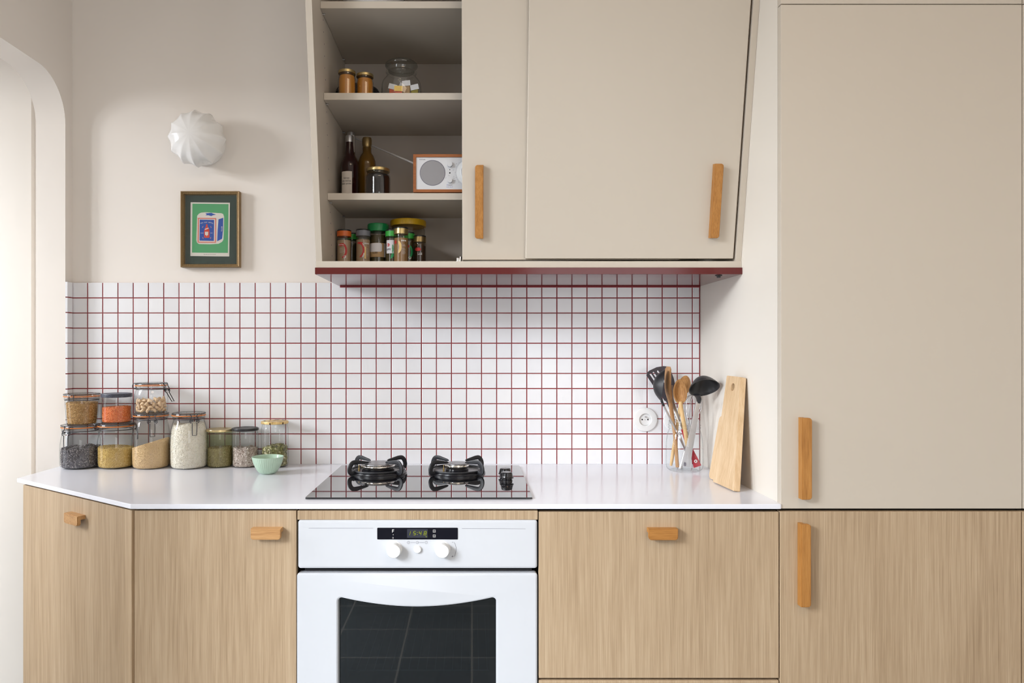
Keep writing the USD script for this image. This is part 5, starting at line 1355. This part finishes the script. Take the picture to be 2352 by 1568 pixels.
def disc(p, r, y0, h, n=40):
    m = lathe([(0, 0), (r, 0), (r, h * 0.85), (r * 0.96, h), (0, h)], n); m.apply_transform(R4); return move(m, p[0], y0, p[2])
pc = RQ(905, 812)
part(fp, 'speaker_rim', move(lathe([(0.0362, 0), (0.0378, 0), (0.0378, 0.0008), (0.0362, 0.0008)], 64, closed=True).apply_transform(R4), pc[0], yf_, pc[2]), 'ink_grey')
part(fp, 'speaker', disc(pc, 0.0361, yf_, 0.0006, 64), 'speaker_cloth', label='round grey speaker cloth')
for u_, v_, rr_ in ((1470, 545, 0.0078), (1475, 1075, 0.0070)):
    p = RQ(u_, v_); k = part(fp, 'knob', disc(p, rr_, yf_, 0.0095), 'radio_face', label='small silver knob')
p = RQ(2120, 800)
part(fp, 'tuning_ring', move(lathe([(0.0, 0), (0.0385, 0), (0.0385, 0.0006), (0.026, 0.0016), (0.0, 0.0016)], 64).apply_transform(R4), p[0], yf_, p[2]), 'plastic_white')
part(fp, 'tuning_knob', disc(p, 0.0255, yf_ - 0.0016, 0.011, 56), 'steel_brushed')
part(fp, 'lamp_hole', [disc(RQ(1468, 708), 0.0013, yf_, 0.0003, 16), disc(RQ(1470, 812), 0.0022, yf_, 0.0003, 16)], 'ink_black', smooth=False, kind='stuff', label='two small dark indicator holes')
tx = [text('Tivoli Audio', 0.0024, RQ(570, 0)[0], RQ(0, 387)[2], yf_, 0.0002, bold=True), text('Bluetooth', 0.0021, RQ(1488, 0)[0], RQ(0, 1222)[2], yf_, 0.0002, bold=True)]
rt_ = random.Random(5)
dots = []
for q in range(40):
    a = math.radians(95 + q * 4.2)
    rr_ = 0.0405 + (0.001 if q % 5 else 0.0022)
    dots.append(disc((p[0] + rr_ * math.cos(a), 0, p[2] + rr_ * math.sin(a)), 0.00045 if q % 5 else 0.0008, yf_, 0.0002, 8))
for ww, u_, v_ in (('88', 1690, 520), ('90', 1620, 625), ('AM', 1590, 722), ('FM', 1600, 938), ('AUX', 1605, 990), ('AUX', 1640, 1070), ('FM', 1440, 905), ('OFF', 1340, 985)):
    tx.append(text(ww, 0.0016, RQ(u_, 0)[0], RQ(0, v_)[2], yf_, 0.0002))
part(fp, 'lettering', tx + dots, 'ink_grey', smooth=False, kind='stuff', label='tiny grey lettering and dial marks')
part(fp, 'lettering', [text('MODEL ONE BT', 0.0019, RQ(1466, 0)[0], RQ(0, 1282)[2], yf_, 0.0002), flat(affinity.scale(Point(RQ(1383, 0)[0], RQ(0, 1207)[2]).buffer(0.0011), 0.8, 1.5), yf_, 0.0002)], 'ink_blue', smooth=False, kind='stuff', label='tiny blue lettering')
ya0, ya1 = yR + 0.122, -0.055
A0 = np.array([rx0 + 0.018, yR + 0.129, 1.845]); A0 = at(955, 377, yR + 0.129)
A1 = at(799, 310.5, -0.060)
part(ra, 'antenna', tube([A0, A0 + (A1 - A0) * 0.35, A0 + (A1 - A0) * 0.352, A0 + (A1 - A0) * 0.68, A0 + (A1 - A0) * 0.682, A1], [0.0031, 0.0031, 0.0023, 0.0023, 0.0015, 0.0015], 10), 'steel_bright')
part(ra, 'antenna_joint', tube([np.array([A0[0], yR + 0.1255, A0[2]]), np.array([A0[0], yR + 0.133, A0[2]])], 0.004, 12), 'chrome')

# spice jars on the bottom board
def spice(label, px, y, R, H, capm, top, fillm, band=None, glassm='plastic_clear', texts=(), notch=1.0, capr=None, caph=0.021, extra=None):
    x = X(px, y)
    c = (x, y, S4)
    t = thing('spice_jar', label, 'spice jar', c)
    zc = H - caph
    pr = [(0, 0.001), (R * 0.9, 0.0005), (R * 0.96, 0.0), (R, 0.002), (R, zc - 0.006), (R * 0.96, zc - 0.001), (R * 0.96, zc), (R * 0.90, zc)]
    part(t, 'glass_body', lathe(pr, 40, c), glassm, smooth=40)
    part(t, 'spice', lathe([(0, 0.0035), (R * 0.935, 0.0035), (R * 0.935, zc - 0.012), (0, zc - 0.012)], 40, c), fillm)
    cr = capr or R * 1.0
    part(t, 'cap', lathe([(0, zc + 0.0003), (cr * 0.98, zc + 0.0003), (cr, zc + 0.0012), (cr, H - 0.0045), (0, H - 0.0045)], 48, c), capm, smooth=30)
    part(t, 'cap_top', lathe([(0, H - 0.0044), (cr * 0.99, H - 0.0044), (cr * 0.98, H - 0.0012), (cr * 0.93, H), (0, H)], 48, c), top, smooth=30)
    ph = math.atan2(CAM[1] - y, CAM[0] - x)
    for pg, mt, nm in texts:
        part(t, nm, [wrap(q, (c[0], c[1], c[2]), R + 0.0002, ph) for q in pg] if isinstance(pg, list) else wrap(pg, c, R + 0.0002, ph), mt, smooth=False, kind='stuff')
    return t, c, ph
def shp(poly, t=0.0002): return shape_patch(poly, t)
def tpt(s, h, u, v, bold=True, t=0.0004):
    m = meshkit.text_mesh(s, h, t, bold); b = m.bounds; m.apply_translation((u - (b[0][0] + b[1][0]) / 2, v, 0)); return m
def crescent(cx_, cz_, r1, r2, dx, a0=-90, a1=90):
    p1 = Polygon([(cx_ + r1 * math.cos(math.radians(a)), cz_ + r1 * 1.5 * math.sin(math.radians(a))) for a in np.linspace(a0, a1, 24)])
    p2 = Polygon([(cx_ - dx + r2 * math.cos(math.radians(a)), cz_ + r2 * 1.6 * math.sin(math.radians(a))) for a in np.linspace(-180, 180, 40)])
    return p1.difference(p2)
def oval(u, v, a, b): return affinity.scale(Point(u, v).buffer(1.0, quad_segs=10), a, b)
bars_ = lambda u, v, w, n, g: [shp(sbox(u, v - k * g - 0.0006, u + w * (0.8 + 0.2 * ((k * 7) % 3) / 2), v - k * g)) for k in range(n)]
spice('spice jar with an orange cap and a red logo, far left on the bottom board', 790.5, -0.175, 0.0224, 0.1215, 'cap_orange', 'plastic_black', 'powder_pink',
      texts=((shp(crescent(-0.006, 0.055, 0.0155, 0.0120, 0.0030)), 'ink_red', 'red_arc'), (shp(oval(-0.010, 0.073, 0.0085, 0.0042)), 'ink_red', 'red_logo'), ([tpt('Ducros', 0.0040, -0.0105, 0.0715)] + bars_(-0.015, 0.062, 0.013, 4, 0.0042), 'ink_white', 'lettering'), (shp(Point(0.0015, 0.036).buffer(0.0048)), 'ink_white', 'round_sticker')))
spice('spice jar with a dark green cap, squeezed between the orange and the grey cap', 807.5, -0.110, 0.0215, 0.1220, 'cap_green', 'plastic_black', 'herbs')
spice('spice jar with a grey cap, second from the left in the front row', 834, -0.180, 0.0224, 0.1220, 'cap_grey', 'plastic_black', 'powder_pink',
      texts=((shp(crescent(-0.010, 0.056, 0.0150, 0.0118, 0.0030)), 'ink_red', 'red_arc'), (shp(oval(-0.010, 0.078, 0.0095, 0.0030)), 'ink_red', 'red_logo'), ([shp(crescent(-0.011, 0.055, 0.0175, 0.0150, 0.0016, -60, 60))] + bars_(0.0105, 0.060, 0.008, 7, 0.0035) + [shp(Point(0.0065 + 0.0055 * k, 0.0765).buffer(0.0022)) for k in range(3)], 'ink_white', 'lettering'), (shp(sbox(0.0045, 0.030, 0.0085, 0.066).buffer(0.0005)), 'ink_gold', 'gold_strip')))
spice('largest spice jar, of dried herbs, with a glossy deep green lid', 868.5, -0.150, 0.0275, 0.1440, 'cap_green_deep', 'cap_green_deep', 'herbs', capr=0.0333, caph=0.0245, glassm='plastic_clear',
      texts=((shp(sbox(-0.030, 0.038, 0.030, 0.082)), 'label_kraft', 'kraft_label'), (shp(sbox(-0.030, 0.0540, 0.012, 0.0815).buffer(-0.006).buffer(0.006), 0.0004), 'label_white', 'white_field'), ([tpt('LLES', 0.0052, -0.010, 0.0490)], 'ink_black', 'lettering'), (shp(sbox(0.020, 0.038, 0.030, 0.0815), 0.0004), 'label_white', 'side_field')))
spice('spice jar with a bright green cap and a white label, left of the gold cap', 901, -0.186, 0.0215, 0.1195, 'cap_green', 'plastic_black', 'herbs',
      texts=((shp(sbox(-0.020, 0.045, 0.018, 0.086)), 'label_white', 'white_label'), (shp(crescent(-0.008, 0.052, 0.0160, 0.0115, 0.0040, -80, 60)), 'ink_green', 'green_arc'), (shp(oval(-0.0135, 0.071, 0.0060, 0.0048), 0.0003), 'ink_red', 'red_logo'), ([tpt('APE', 0.0058, -0.0120, 0.0545)], 'ink_black', 'lettering')))
spice('spice jar with a shiny gold cap and brown powder, front middle', 921, -0.218, 0.0224, 0.1215, 'lid_gold', 'plastic_black', 'powder_brown',
      texts=((shp(crescent(-0.0115, 0.060, 0.0135, 0.0110, 0.0050, -75, 75)), 'ink_gold', 'gold_arc'), (shp(oval(-0.0185, 0.075, 0.0040, 0.0055)), 'ink_red', 'red_logo'), (bars_(0.004, 0.068, 0.0115, 3, 0.0030) + bars_(0.004, 0.0565, 0.0115, 7, 0.0028) + [shp(Point(0.003 + 0.0058 * k, 0.0795).buffer(0.0024)) for k in range(3)], 'ink_white', 'lettering')))
spice('spice jar with a green cap, just right of the shiny gold cap', 938, -0.152, 0.0205, 0.1175, 'cap_green', 'plastic_black', 'herbs',
      texts=((shp(crescent(0.001, 0.055, 0.0140, 0.0110, 0.0040, -80, 80)), 'ink_green', 'green_arc'), (shp(oval(0.0005, 0.072, 0.0045, 0.0045)), 'ink_red', 'red_logo'), (shp(Point(0.0045, 0.036).buffer(0.0046)), 'ink_white', 'round_sticker')))
spice('short spice jar with a dull gold cap, rightmost on the bottom board', 964, -0.170, 0.0200, 0.1045, 'lid_gold_dark', 'plastic_black', 'spice_bits',
      texts=((shp(oval(-0.006, 0.060, 0.0100, 0.0055)), 'ink_red', 'red_logo'), ([tpt('LLE', 0.0060, 0.001, 0.0430)], 'ink_white', 'lettering')))
x, y = onshelf(937.5, -0.070)
yj = thing('plastic_tub', 'wide plastic tub with a ribbed yellow screw lid, behind the spice jars', 'tub', (x, y, S4))
part(yj, 'body', lathe([(0, 0.001), (0.050, 0), (0.054, 0.004), (0.0545, 0.140), (0.052, 0.146), (0.052, 0.150), (0.050, 0.150)], 56, (x, y, S4)), 'plastic_clear')
part(yj, 'powder', lathe([(0, 0.0045), (0.0515, 0.0045), (0.0515, 0.105), (0, 0.105)], 48, (x, y, S4)), 'powder_brown')
ld_ = lathe([(0, 0.1503), (0.0575, 0.1503), (0.0585, 0.152), (0.0585, 0.166), (0.0570, 0.169), (0, 0.170)], 160, (0, 0, 0))
v = np.array(ld_.vertices); a = np.arctan2(v[:, 1], v[:, 0]); k = (np.hypot(v[:, 0], v[:, 1]) > 0.0572) & (v[:, 2] < 0.1665)
v[k, :2] *= (1 - 0.010 * (np.round(a[k] / (2 * PI) * 160).astype(int) % 2))[:, None]; ld_.vertices = v + np.array((x, y, S4))
part(yj, 'lid', ld_, 'cap_yellow', smooth=30)
